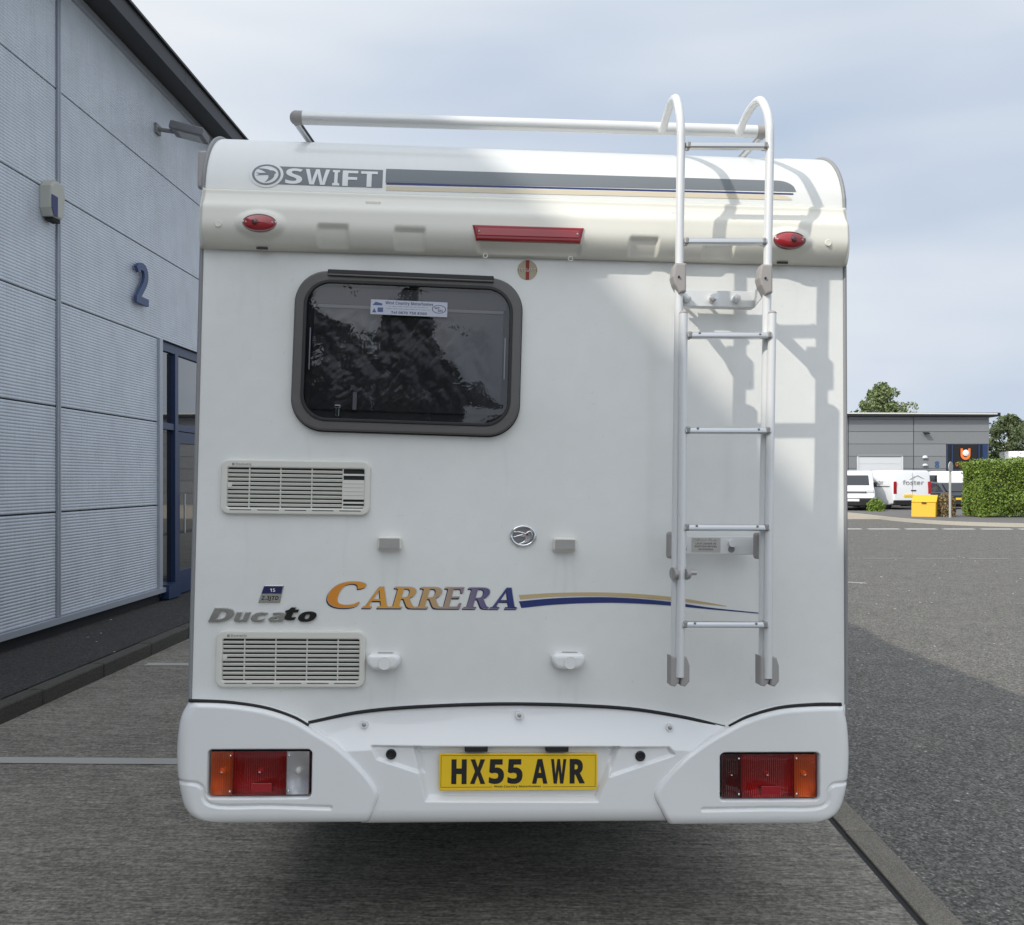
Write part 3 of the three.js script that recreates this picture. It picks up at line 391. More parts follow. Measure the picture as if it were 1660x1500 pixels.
// ------------------------------------------------------------------ bumper
const segD = (x, y, a, b) => { const dx = b[0] - a[0], dy = b[1] - a[1], t = clamp(((x - a[0]) * dx + (y - a[1]) * dy) / (dx * dx + dy * dy)); return Math.hypot(x - a[0] - t * dx, y - a[1] - t * dy); };
const polyD = (x, y, P, closed = false) => { let d = 9; for (let i = 0; i < P.length - (closed ? 0 : 1); i++) d = Math.min(d, segD(x, y, P[i], P[(i + 1) % P.length])); return d; };
const inside = (x, y, P) => { let c = false; for (let i = 0, j = P.length - 1; i < P.length; j = i++) if ((P[i][1] > y) !== (P[j][1] > y) && x < (P[j][0] - P[i][0]) * (y - P[i][1]) / (P[j][1] - P[i][1]) + P[i][0]) c = !c; return c; };
const sdf = (x, y, P) => polyD(x, y, P, true) * (inside(x, y, P) ? -1 : 1);
const rrD = (x, y, [x0, x1, y0, y1], r) => { const qx = Math.abs(x - (x0 + x1) / 2) - (x1 - x0) / 2 + r, qy = Math.abs(y - (y0 + y1) / 2) - (y1 - y0) / 2 + r; return Math.hypot(Math.max(qx, 0), Math.max(qy, 0)) + Math.min(Math.max(qx, qy), 0) - r; };
const smoothLine = (pts, n = 8) => new THREE.CatmullRomCurve3(pts.map(([x, y]) => new THREE.Vector3(x, y, 0)), false, 'centripetal').getPoints(n * (pts.length - 1)).map((p) => [p.x, p.y]);
const xAt = (P, v) => { for (let i = 0; i < P.length - 1; i++) { const a = P[i], b = P[i + 1]; if ((v - a[1]) * (v - b[1]) <= 0 && a[1] !== b[1]) return lerp(a[0], b[0], (v - a[1]) / (b[1] - a[1])); } return v > Math.max(P[0][1], P[P.length - 1][1]) ? (P[0][1] > P[P.length - 1][1] ? P[0][0] : P[P.length - 1][0]) : (P[0][1] < P[P.length - 1][1] ? P[0][0] : P[P.length - 1][0]); };
const roundOff = (d, r) => d >= r ? 0 : r - Math.sqrt(Math.max(0, r * r - (r - Math.max(d, 0)) ** 2));
function rowPatch(Lp, Rp, v0, v1, nu, nv, wf, back) { // rows from v0 to v1 between two edge curves; the outer ring turns back as a skirt
  return gridGeo(nu + 2, nv + 2, (i, j) => { const ii = clamp(i - 1, 0, nu), jj = clamp(j - 1, 0, nv), t = jj / nv, tt = 0.5 - 0.5 * Math.cos(Math.PI * t), v = lerp(v0, v1, lerp(t, tt, 0.25)), a = xAt(Lp, v), b = xAt(Rp, v), s0 = ii / nu, s = lerp(s0, 0.5 - 0.5 * Math.cos(Math.PI * s0), 0.35), u = lerp(a, b, s); const w = wf(u, v); return [u, v, i !== ii + 1 || j !== jj + 1 ? w - back : w]; });
}
const BW = 0.07, wp = (l) => l.map(([x, y]) => W(x, y, BW));
const cornerPiece = (outer, inner, lamp, groove, side) => {
  const O = smoothLine(wp(outer)), I = smoothLine(wp(inner)), G = smoothLine(wp(groove), 6), la = W(lamp[0], lamp[1], BW), lb = W(lamp[2], lamp[3], BW), rect = [la[0], lb[0], lb[1], la[1]];
  const vb = Math.min(O[O.length - 1][1], I[0][1]), v1 = Math.min(O[0][1], I[I.length - 1][1]);
  const Lp = side < 0 ? O : I, Rp = side < 0 ? I : O;
  const m = fp('bumper_corner', rowPatch(Lp, Rp, Math.min(O[O.length - 1][1], I[0][1]), v1, 210, 150, (u, v) => {
    const dO = Math.abs(u - xAt(O, v)), dI = polyD(u, v, I);  let w = BW;
    w -= roundOff(dO, 0.05) + roundOff(dI, 0.016) + 0.7 * roundOff(v - vb, 0.04);
    w -= 0.036 * sm(0.004, -0.004, rrD(u, v, rect, 0.012));
    w -= 0.007 * sm(0.009, 0.001, polyD(u, v, G)) ;
    return w;
  }, 0.22), M.gel);
  return [m, rect];
};
const [cornerL, lampL] = cornerPiece([[300, 1140.5], [287, 1165], [281, 1200], [280, 1240], [282, 1266], [286, 1290], [293, 1314], [308, 1331], [332, 1337]], [[597, 1337], [607, 1312], [613, 1292], [610, 1278], [580, 1240], [545, 1209], [505, 1184], [475, 1167], [430, 1152], [370, 1143], [300, 1140]], [338, 1217, 503, 1293], [[285, 1269], [318, 1271], [328, 1278], [331, 1296], [342, 1305], [440, 1307], [535, 1310]], -1);
const [cornerR, lampR] = cornerPiece([[1375, 1146.5], [1381, 1175], [1384, 1210], [1384, 1245], [1382, 1268], [1378, 1292], [1370, 1315], [1355, 1331], [1330, 1339]], [[1086, 1340], [1072, 1315], [1062, 1293], [1065, 1279], [1100, 1239], [1140, 1207], [1180, 1183], [1215, 1166], [1265, 1152], [1320, 1147], [1375, 1146]], [1169, 1222, 1328, 1297], [[1378, 1271], [1352, 1272], [1344, 1280], [1342, 1300], [1332, 1308], [1240, 1311], [1140, 1313]], 1);
function tailLamp(rect, cells, corner) {
  const [x0, x1, y0, y1] = rect, in0 = 0.006; const l = fp('tail_lamp', rbox(x1 - x0 - 0.008, y1 - y0 - 0.008, 0.02, 0.006, (x0 + x1) / 2, (y0 + y1) / 2, 0.0375), M.black);
  let x = x0 + in0; const span = x1 - x0 - 2 * in0;
  for (const [f, mat, nm] of cells) { const w = f * span; const yc = (y0 + y1) / 2, hh = y1 - y0 - 2 * in0, ls = part(nm, gridGeo(10, 10, (i, j) => { const a = i / 10 * 2 - 1, b = j / 10 * 2 - 1; return [x + w / 2 + a * (w / 2 - 0.0006), yc + b * hh / 2, 0.064 - 0.004 * Math.pow(Math.max(Math.abs(b), Math.abs(a) * 0.9), 8)]; }, (p) => [p[0] * 9, p[1] * 9]), mat, l); part('lens_edge', b2(x + w - 0.0012, x + w + 0.0012, y0 + in0, y1 - in0, 0.05, 0.0625), M.redDark, ls);
    part('reflector_bowl', gridGeo(12, 12, (i, j) => { const a = i / 12 * 2 - 1, b = j / 12 * 2 - 1; return [x + w / 2 + a * w / 2, yc + b * hh / 2, 0.0485 + 0.011 * Math.min(1, a * a * 0.9 + b * b * 0.9)]; }), M.reflector, ls); part('bulb', new THREE.SphereGeometry(0.011, 14, 10).translate(x + w / 2, yc + 0.004, 0.0535), M.bulb, ls); x += w; }
  const e0 = x0 + in0 + cells[0][0] * span, e1 = x1 - in0 - cells[2][0] * span;
  for (const ex of [e0 - 0.008, e1 + 0.008]) for (const ey of [y0 + 0.018, y1 - 0.018]) part('lens_screw', new THREE.SphereGeometry(0.0042, 10, 6).translate(ex, ey, 0.064), M.chrome, l);
  part('reflector_block', rbox(0.062, 0.028, 0.003, 0.001, lerp(e0, e1, 0.55), y0 + 0.03, 0.0655), M.red, l);
  return l;
}
tailLamp(lampL, [[0.225, M.lensAmber, 'amber_lens'], [0.54, M.lensRed, 'red_lens'], [0.235, M.lensClear, 'clear_lens']]);
tailLamp(lampR, [[0.2, M.lensDark, 'fog_lens'], [0.56, M.lensRed, 'red_lens'], [0.24, M.lensAmber, 'amber_lens']]);
{
  const C = (l) => l.map(([x, y]) => W(x, y, 0.05));
  const arcL = smoothLine(C([[584, 1338], [592, 1312], [598, 1292], [594, 1280], [564, 1243], [528, 1212], [488, 1187], [492, 1177], [500, 1174.5], [585, 1157], [690, 1148], [838, 1143.5]])), arcR = smoothLine(C([[1100, 1340], [1087, 1315], [1077, 1293], [1080, 1280], [1116, 1241], [1154, 1211], [1194, 1189], [1192, 1184], [1183, 1181.5], [1100, 1164], [1000, 1150], [842, 1143.5]]));
  const rec = C([[672, 1213], [1002, 1213], [968, 1297], [692, 1296]]), wl = C([[604, 1211], [682, 1212], [688, 1254], [612, 1229]]), wr = C([[992, 1213], [1083, 1213], [1091, 1223], [990, 1257]]);
  const vL = W(840, 1212, 0.05)[1], vT = W(840, 1143, 0.05)[1], vB = W(840, 1338, 0.05)[1], uc = W(840, 1212, 0.05)[0];
  const m = fp('bumper_centre', rowPatch(arcL, arcR, vB, vT, 330, 190, (u, v) => {
    const ledge = vL + 0.004 - 0.03 * Math.pow(Math.abs(u - uc) / 0.75, 2.2);
    let w = v > ledge ? 0.022 + 0.034 * Math.pow(clamp((vT - v) / (vT - ledge)), 1.6) : 0.056;
    w -= 0.8 * roundOff(v - vB, 0.055);
    w -= 0.030 * sm(0.008, -0.008, sdf(u, v, rec)) ;
    w -= 0.013 * Math.max(sm(0.006, -0.003, sdf(u, v, wl)), sm(0.006, -0.003, sdf(u, v, wr))) * (1 - sm(0.0, -0.02, sdf(u, v, rec)));
    return w;
  }, 0.2), M.gel);
  for (const [x, y] of [[590, 1175], [842, 1160], [1086, 1180]]) { const p = W(x, y, 0.04); const s = part('bolt', at(new THREE.CylinderGeometry(0.0125, 0.014, 0.01, 20), p[0], p[1], 0.036, Math.PI / 2 - 0.15), M.decalWhite, m); part('bolt_head', new THREE.SphereGeometry(0.007, 10, 6).scale(1, 1, 0.6).translate(p[0], p[1], 0.042), M.screw, s); }
  for (const [x, y] of [[634, 1223], [1038, 1226]]) { const p = W(x, y, 0.045); const s = part('parking_sensor', at(new THREE.TorusGeometry(0.0125, 0.0045, 10, 24), p[0], p[1], 0.046), M.black, m); part('sensor_face', at(new THREE.CylinderGeometry(0.011, 0.011, 0.006, 20), p[0], p[1], 0.0445, Math.PI / 2), M.rubber, s); }
  for (const x of [772, 903]) { const p = W(x, 1213, 0.05); part('plate_light', rbox(0.075, 0.018, 0.03, 0.004, p[0], p[1] - 0.003, 0.04), M.black, m); }
  // dark seal between bumper and wall
  for (const l of [[[500, 1172], [585, 1154.5], [690, 1145.5], [840, 1141.5], [1000, 1147.5], [1100, 1161.5], [1178, 1180]], [[306, 1136], [370, 1139], [430, 1148], [475, 1163], [500, 1177]], [[1182, 1178], [1215, 1161.5], [1265, 1147.5], [1320, 1142.5], [1364, 1142]]]) fp('seal_strip', tube(l.map(([x, y]) => W3(x, y, l[0][0] === 500 ? 0.026 : 0.05)), 0.0058, 60, 8), M.rubber);
  // number plate
  const a = W(712, 1222, 0.042), b = W(968, 1281, 0.042), x0 = a[0], x1 = b[0], y0 = b[1], y1 = a[1];
  const np = fp('number_plate', ext(rrShape(x0, x1, y0, y1, 0.008), 0.006, 0.001).translate(0, 0, 0.036), M.plate), z = 0.0421;
  const chars = (s, xa, xb, n) => { const cw = (xb - xa) / n, gap = 0.011; [...s].forEach((c, i) => part('character', textIn(c, sansB, xa + i * cw + gap / 2, xa + (i + 1) * cw - gap / 2, y0 + 0.021, y0 + 0.1, z, 0.0006, 0, 5, 0.03), M.black, np)); };
  const X = (px) => W(px, 1250, 0.042)[0]; chars('HX55', X(729), X(850), 4); chars('AWR', X(860), X(951), 3);
  part('maker_line', textIn('West Country Motorhomes', sansB, X(801), X(877), y0 + 0.0075, y0 + 0.0165, z, 0.0004), M.black, np);
  for (const [p, q, r, s] of [[x0 + 0.006, x1 - 0.006, y1 - 0.0072, y1 - 0.006], [x0 + 0.006, x0 + 0.0072, y0 + 0.01, y1 - 0.006], [x1 - 0.0072, x1 - 0.006, y0 + 0.01, y1 - 0.006], [x0 + 0.006, X(798), y0 + 0.0105, y0 + 0.0117], [X(880), x1 - 0.006, y0 + 0.0105, y0 + 0.0117]]) part('border_line', b2(p, q, r, s, z - 0.0004, z + 0.0003), M.black, np);
}
// ------------------------------------------------------------------ ladder
{
  const lad = fgroup('ladder'), LW = 0.2, r = 0.0138;
  const backL = [[1104, 240], [1103, 300], [1101, 450], [1099, 600], [1096, 850], [1094, 1085]], backR = [[1248, 240], [1247, 300], [1244, 450], [1242, 600], [1238, 850], [1237, 1085]];
  const hookL = [W3(1103.5, 205, LW - 0.002), W3(1101, 178, 0.175), W3(1096, 160, 0.12), W3(1089, 166, 0.06), W3(1081, 188, -0.03), W3(1074, 213, -0.1)];
  const hookR = [W3(1247.5, 205, LW - 0.002), W3(1243, 180, 0.175), W3(1233, 163, 0.12), W3(1221, 171, 0.06), W3(1208, 192, -0.03), W3(1198, 216, -0.1)];
  const mk = (b, h) => tube([...h.slice().reverse(), ...b.map(([x, y]) => W3(x, y, LW))], r, 140, 14);
  part('rail', mk(backL, hookL), M.railWhite, lad); part('rail', mk(backR, hookR), M.railWhite, lad);
  const FW = LW + 0.026; const frontL = [[1108, 508], [1106, 850], [1102, 1098]], frontR = [[1252, 508], [1247, 850], [1245, 1100]];
  for (const f of [frontL, frontR]) { const q = part('folding_rail', tube(f.map(([x, y]) => W3(x, y, FW)), r * 0.95, 40, 14), M.railWhite, lad); const p = W3(f[0][0], f[0][1], FW); part('rail_plug', new THREE.SphereGeometry(r * 1.0, 12, 8).scale(1, 0.6, 1).translate(...p), M.clamp, q); }
  for (const [y, xa, xb, w] of [[237, 1111, 1243, LW], [392, 1108, 1241, LW], [544, 1113, 1249, FW], [698, 1110, 1247, FW], [855, 1108, 1245, FW], [1012, 1105, 1243, FW]]) {
    const a = W3(xa, y, w), b = W3(xb, y + 0.5, w), d = y < 500 ? 0.03 : 0.034; const L = b[0] - a[0], cx = (a[0] + b[0]) / 2, cy = (a[1] + b[1]) / 2, sl = Math.atan2(b[1] - a[1], L);
    const s = new THREE.Shape(); s.moveTo(-d * 0.5, -0.006); s.quadraticCurveTo(-d * 0.5, 0.008, -d * 0.3, 0.009); s.lineTo(d * 0.3, 0.009); s.quadraticCurveTo(d * 0.5, 0.008, d * 0.5, 0.0); s.quadraticCurveTo(d * 0.4, -0.011, 0, -0.011); s.quadraticCurveTo(-d * 0.4, -0.011, -d * 0.5, -0.006);
    const g = ext(s, L, 0, 1, 6).rotateY(Math.PI / 2).translate(-L / 2, 0, 0); const rung = part('rung', at(g, cx, cy, w, 0, 0, sl), M.alu, lad);
    for (const k of [-1, 1]) { part('rung_end', at(rbox(0.016, 0.022, d + 0.002, 0.006), cx + k * (L / 2 - 0.008), cy + k * (L / 2) * Math.sin(sl), w), std(0.32, 0.31, 0.3, 0.5, { metalness: 0.4 }), rung); if (y > 500) part('rivet', new THREE.SphereGeometry(0.0042, 8, 6).translate(cx + k * (L / 2 - 0.038), cy + 0.004, w + d * 0.48), M.greyTrim, rung); }
  }
  for (const [x, y] of [[1101, 453], [1240, 455]]) { const p = W(x, y, LW); const s = poly([[-0.016, 0.046], [0.018, 0.046], [0.018, -0.044], [-0.004, -0.05], [-0.02, -0.02], [-0.026, 0.002], [-0.022, 0.03]]); const c = part('hinge_clamp', ext(s, 0.046, 0.006, 2).translate(p[0] - 0.001, p[1], LW - 0.018), M.clamp, lad); part('pin', at(new THREE.CylinderGeometry(0.0035, 0.0035, 0.006, 8), p[0] - 0.008, p[1] + 0.0, LW + 0.03, Math.PI / 2), M.black, c); }
  for (const f of [0, 1]) for (const s of [-1, 1]) { const p = W(f ? 1241 : 1097, 1088, LW); const q = poly([[-0.014, 0.05], [0.006, 0.045], [0.014, 0.02], [0.014, -0.028], [0, -0.044], [-0.014, -0.04]]); const c = part('foot_bracket', ext(q, 0.05, 0.004, 2).translate(p[0] + s * 0.016 + 0.004, p[1], LW - 0.02), M.clamp, lad); c.scale.set(1, 1, 1); }
  { const p = W(1096, 930, LW); for (const s of [-1, 1]) part('side_clamp', at(new THREE.CylinderGeometry(0.036, 0.03, 0.014, 20).scale(0.55, 1, 1.15), p[0] + (s < 0 ? -0.008 : 0.03), p[1], LW + 0.014, 0, 0, Math.PI / 2).translate(0, 0, 0), M.clamp, lad); part('clamp_bolt', at(new THREE.CylinderGeometry(0.008, 0.008, 0.03, 12), p[0] + 0.044, p[1] + 0.004, LW + 0.02, 0, 0, Math.PI / 2), M.screw, lad); }
  // stand-off brackets: a pressed plate on pins with arms to the rails
  const plate = (x0, x1, y0, y1, pw, arms) => {
    const a = W(x0, y0, pw), b = W(x1, y1, pw); const g = part('wall_bracket', rbox(b[0] - a[0], a[1] - b[1], 0.004, 0.0015, (a[0] + b[0]) / 2, (a[1] + b[1]) / 2, pw), M.bracket, lad);
    part('lower_flange', b2(a[0], b[0], b[1] - 0.001, b[1] + 0.003, pw - 0.03, pw), M.bracket, g);
    for (const [ux, s] of [[a[0], -1], [b[0], 1]]) { const rx = W(s < 0 ? 1099 : 1240, (y0 + y1) / 2, LW)[0]; const q = new THREE.BufferGeometry(); const y1_ = a[1], y0_ = b[1]; const P = [[ux, y0_, pw], [rx, y0_ + 0.012, LW], [rx, y1_ + 0.004, LW], [ux, y1_, pw]]; const t = 0.003; const vs = [...P.map((p) => [p[0], p[1], p[2]]), ...P.map((p) => [p[0] + s * t, p[1], p[2] - t])]; q.setAttribute('position', new THREE.Float32BufferAttribute(vs.flat(), 3)); q.setIndex([0, 1, 2, 0, 2, 3, 4, 6, 5, 4, 7, 6, 0, 4, 1, 1, 4, 5, 3, 2, 6, 3, 6, 7]); const n = q.toNonIndexed(); n.computeVertexNormals(); part('arm', n, M.bracket, g); }
    return [g, a, b];
  };
  const [g1] = plate(1108, 1222, 470, 499, 0.055); for (const [x, big] of [[1113, 0], [1154, 1], [1193, 0]]) { const p = W(x, 487, 0.06); const b = part('pin', at(new THREE.CylinderGeometry(0.0125, 0.013, 0.02, 18), p[0], p[1] + 0.004, 0.065, Math.PI / 2), M.railWhite, g1); part('pin_head', new THREE.SphereGeometry(0.0125, 14, 8).scale(1, 1, 0.5).translate(p[0], p[1] + 0.004, 0.075), big ? M.screw : M.railWhite, b); part('stud', at(new THREE.CylinderGeometry(0.006, 0.006, 0.06, 10), p[0], p[1], 0.027, Math.PI / 2), M.screw, b); if (big) part('lock_barrel', at(new THREE.CylinderGeometry(0.0095, 0.0095, 0.045, 16), p[0], p[1] + 0.003, 0.085, Math.PI / 2), M.alu, b); }
  const [g2] = plate(1106, 1222, 869, 899, 0.055); for (const x of [1108, 1186]) { const p = W(x, 884, 0.06); const b = part('pin', at(new THREE.CylinderGeometry(0.012, 0.012, 0.02, 18), p[0], p[1] + 0.006, 0.064, Math.PI / 2), M.railWhite, g2); part('slot', at(new THREE.CylinderGeometry(0.011, 0.011, 0.004, 16), p[0], p[1] - 0.014, 0.057, Math.PI / 2), M.greyTrim, b); part('stud', at(new THREE.CylinderGeometry(0.006, 0.006, 0.06, 10), p[0], p[1], 0.027, Math.PI / 2), M.screw, b); }
  { const c = document.createElement('canvas'); c.width = 384; c.height = 192; const x = c.getContext('2d'); x.fillStyle = '#bab8b3'; x.fillRect(0, 0, 384, 192); x.fillStyle = '#94918c'; for (let i = 0; i < 60; i++) x.fillRect(rr(10, 330), rr(4, 50), rr(6, 30), rr(3, 9)); x.fillStyle = '#3a3a3a'; x.font = 'bold 34px sans-serif'; x.textAlign = 'center'; x.fillText('LOCK LADDER IN', 190, 88); x.fillText('POSITION BEFORE', 190, 126); x.fillText('ASCENDING', 190, 164);
    const t = new THREE.CanvasTexture(c); t.colorSpace = THREE.SRGBColorSpace; const p = W(1121, 872, 0.058), q = W(1168, 896, 0.058); part('warning_label', at(new THREE.PlaneGeometry(q[0] - p[0], p[1] - q[1]), (p[0] + q[0]) / 2, (p[1] + q[1]) / 2, 0.0578), new THREE.MeshStandardMaterial({ map: t, roughness: 0.6 }), g2); }
  for (const [x, w, y] of [[1089, 0.17, 884], [1231, 0.17, 885]]) { const p = W(x, y, w); part('rail_clamp', rbox(0.028, 0.085, 0.05, 0.01, p[0], p[1], w), M.clamp, lad); }
}

// ------------------------------------------------------------------ grey clad unit on the left
{
  const B = site(thing('industrial_unit', 'pale grey ribbed metal clad industrial unit with dark eaves and blue framed glazing', 'building'));
  const PH = 1.0, Y0 = 0.28, ribs = 34;
  const ribbed = (len) => { // profile in (depth, height), swept along the wall
    const p = []; for (let i = 0; i < ribs; i++) { const y = i / ribs * (PH - 0.014), s = (PH - 0.014) / ribs; p.push([0.0, y + s * 0.05], [0.0034, y + s * 0.32], [0.0034, y + s * 0.62], [0.0, y + s * 0.9]); } p.push([0, PH - 0.014]);
    const pos = [], uv = [], idx = []; p.forEach(([d, y]) => { pos.push(d, y, 0, d, y, -len); uv.push(0, y, len, y); }); for (let i = 0; i < p.length - 1; i++) { const a = i * 2; idx.push(a, a + 1, a + 3, a, a + 3, a + 2); }
    const g = new THREE.BufferGeometry(); g.setAttribute('position', new THREE.Float32BufferAttribute(pos, 3)); g.setAttribute('uv', new THREE.Float32BufferAttribute(uv, 2)); g.setIndex(idx); const n = g.toNonIndexed(); n.computeVertexNormals(); return merge([n, b2(-0.035, -0.002, 0, PH - 0.014, -len, 0)]);
  };
  const zp = -8.66, cols = [[12, 6.2], [6.1, 0.1], [0.0, -4.3], [-4.4, -8.62], [-8.7, -10.97]], g = cols.map(([a, b]) => ribbed(a - b)), gl = ribbed(5.3);
  part('wall_core', b2(WALLX - 8, WALLX - 0.04, 0.02, 6.3, -11.06, 12), M.fascia, B); part('upper_core', b2(WALLX - 8, WALLX - 0.04, 3.285, 6.3, -40, -11.065), M.fascia, B); part('lobby_back_wall', b2(WALLX - 3.2, WALLX - 3, 0.02, 3.28, -40, -11.07), M.dark, B);
  for (let r = 0; r < 6; r++) { cols.forEach(([a], i) => { if (i < 4 || r < 3) { const m = part('cladding_panel', g[i], M.clad, B); m.position.set(WALLX, Y0 + r * PH, a); } }); if (r >= 3) { const m = part('cladding_panel', gl, M.clad, B); m.position.set(WALLX, Y0 + r * PH, -8.7); const m2 = part('cladding_panel', g[1], M.clad, B); m2.position.set(WALLX, Y0 + r * PH, -14.06); } }
  for (const z of [zp, -4.35, 0.05, 6.15]) { const t = part('joint_trim', b2(WALLX + 0.001, WALLX + 0.013, Y0, 6.3, z - 0.032, z + 0.032), M.cladTrim, B); for (const s of [-1, 1]) part('trim_ridge', b2(WALLX + 0.013, WALLX + 0.022, Y0, 6.3, z + s * 0.017 - 0.009, z + s * 0.017 + 0.009), M.cladTrim, t); }
  part('base_flashing', b2(WALLX - 0.02, WALLX + 0.05, Y0 - 0.06, Y0 - 0.003, -11.12, 12), M.cladTrim, B);
  part('plinth', b2(WALLX - 0.06, WALLX - 0.025, 0, Y0 - 0.06, -11.1, 12), M.dark, B);
  part('jamb_trim', b2(WALLX - 0.02, WALLX + 0.03, Y0 - 0.05, Y0 + 3, -11.07, -10.975), M.cladTrim, B);
  // eaves: trim, soffit, fascia gutter
  part('eaves_trim', b2(WALLX, WALLX + 0.05, 6.262, 6.33, -40, -5.2), M.cladTrim, B);
  part('soffit', b2(WALLX - 0.1, WALLX + 0.3, 6.332, 6.37, -40, -5.2), M.fascia, B);
  for (let i = 0; i < 12; i++) { const z = -5.2 - i * 2.9; part('fascia', b2(WALLX + 0.302, WALLX + 0.33, 6.31, 6.5, z - 2.894, z), std(0.018, 0.018, 0.02, 0.5), B); }
  part('gutter_lip', b2(WALLX + 0.25, WALLX + 0.36, 6.502, 6.53, -40, -5.2), M.fascia, B);
  part('roof', at(box(9, 0.06, 45.2), WALLX - 4.3, 6.72, -14, 0, 0, -0.06), M.fascia, B);
  // raised bay added out of view, so its edge draws slanting shade on the motorhome
  part('added_bay_wall', b2(WALLX - 7, WALLX + 0.02, 6.3, 6.88, -5.19, 12), M.clad, B); part('added_bay_coping', b2(WALLX - 7, WALLX + 0.33, 6.881, 7.0, -5.2, 12.1), M.fascia, B);
  // glazing
  const z0 = -11.07, z1 = -14.05, X = WALLX - 0.035; const fr = (n, y0, y1, za, zb, d = 0.03) => part(n, b2(X - 0.03, X + d, y0, y1, zb, za), M.blueFrame, B);
  fr('head_frame', 3.16, 3.27, z0, z1); fr('mullion', 0.16, 3.16, z0, z0 - 0.05); fr('mullion', 0.16, 3.16, z0 - 0.42, z0 - 0.52, 0.05); fr('mullion', 0.16, 3.16, z1 + 0.05, z1); fr('transom', 2.2, 2.28, z0 - 0.05, z0 - 0.42, 0.04); fr('transom', 2.2, 2.28, z0 - 0.52, z1 + 0.05, 0.04); fr('sill', 0.13, 0.3, z0 - 0.05, z0 - 0.42, 0.12); 
  part('head_flashing', b2(WALLX - 0.06, WALLX + 0.03, 3.272, 3.279, z1, z0), M.black, B);
  for (const [a, b, y0, y1] of [[z0 - 0.05, z0 - 0.42, 2.28, 3.16], [z0 - 0.52, z1 + 0.05, 2.28, 3.16], [z0 - 0.05, z0 - 0.42, 0.3, 2.2]]) part('pane', b2(X - 0.012, X - 0.004, y0, y1, b, a), M.glass, B);
  const d = part('door', b2(X - 0.02, X + 0.03, 0.13, 0.42, z1 + 0.06, z0 - 0.53), M.blueFrame, B); part('door_stile', b2(X - 0.02, X + 0.03, 0.42, 2.19, z0 - 0.62, z0 - 0.53), M.blueFrame, d); part('door_rail', b2(X - 0.02, X + 0.03, 2.05, 2.19, z1 + 0.06, z0 - 0.62), M.blueFrame, d); part('door_glass', b2(X - 0.012, X - 0.002, 0.42, 2.05, z1 + 0.06, z0 - 0.62), M.glass, d); part('door_handle', rod([X + 0.07, 0.9, z0 - 0.68], [X + 0.07, 1.4, z0 - 0.68], 0.012), M.alu, d);
  part('end_wall_panel', b2(WALLX - 0.05, WALLX, 0.2, 3.28, -40, z1 - 0.01), M.clad, B); part('lobby_floor', b2(WALLX - 3, WALLX - 0.2, 0.05, 0.1, z1, z0), M.dark, B);
  // dark weathering streaks are part of the cladding print only
  const f = site(thing('floodlight', 'grey floodlight on a bracket under the dark eaves of the clad unit', 'floodlight'));
  { const y = 5.74, z = -10.95, x = WALLX; part('back_plate', rbox(0.03, 0.12, 0.14, 0.008, x + 0.016, y + 0.03, z), M.greyTrim, f); part('arm', rod([x + 0.03, y + 0.03, z], [x + 0.2, y + 0.0, z], 0.025), M.greyTrim, f); const h = part('lamp_head', at(rbox(0.4, 0.1, 0.32, 0.02), x + 0.4, y - 0.01, z, 0, 0.1, -0.22), std(0.16, 0.165, 0.175, 0.5), f); part('lamp_glass', at(box(0.26, 0.008, 0.24), x + 0.41, y - 0.062, z, 0, 0.1, -0.22), std(0.3, 0.31, 0.27, 0.2), h); part('ballast', at(rbox(0.12, 0.07, 0.2, 0.015), x + 0.24, y + 0.045, z, 0, 0.1, -0.22), std(0.12, 0.12, 0.13, 0.5), h); }
  const al = site(thing('alarm_box', 'weathered white and blue alarm bell box on the cladding', 'alarm'));
  { const s = poly([[-0.13, 0.1], [-0.05, 0.17], [0.1, 0.17], [0.13, 0.06], [0.1, -0.14], [0.06, -0.17], [-0.09, -0.17], [-0.13, -0.1]]); const y = 4.17, z = -8.46; const g2 = ext(s, 0.1, 0.02, 3).rotateY(Math.PI / 2).translate(WALLX + 0.015, y, z); part('cover', g2, std(0.5, 0.5, 0.44, 0.7), al); part('blue_panel', ext(poly([[-0.125, 0.02], [-0.02, 0.02], [-0.02, -0.165], [-0.088, -0.165], [-0.125, -0.1]]), 0.004, 0.001).rotateY(Math.PI / 2).translate(WALLX + 0.1155, y, z), std(0.015, 0.02, 0.12, 0.5), al); part('strobe', b2(WALLX + 0.02, WALLX + 0.09, y - 0.2, y - 0.168, z - 0.07, z + 0.06), M.dark, al); }
  const two = site(solo('house_number', textIn('2', sansB, -0.16, 0.16, -0.235, 0.235, 0, 0.035, 0, 8).rotateY(Math.PI / 2).translate(WALLX + 0.03, 3.81, -10.42), M.blueSign, 'blue raised numeral 2 fixed to the grey cladding', 'sign')); two.rotation.y = SITE;
}

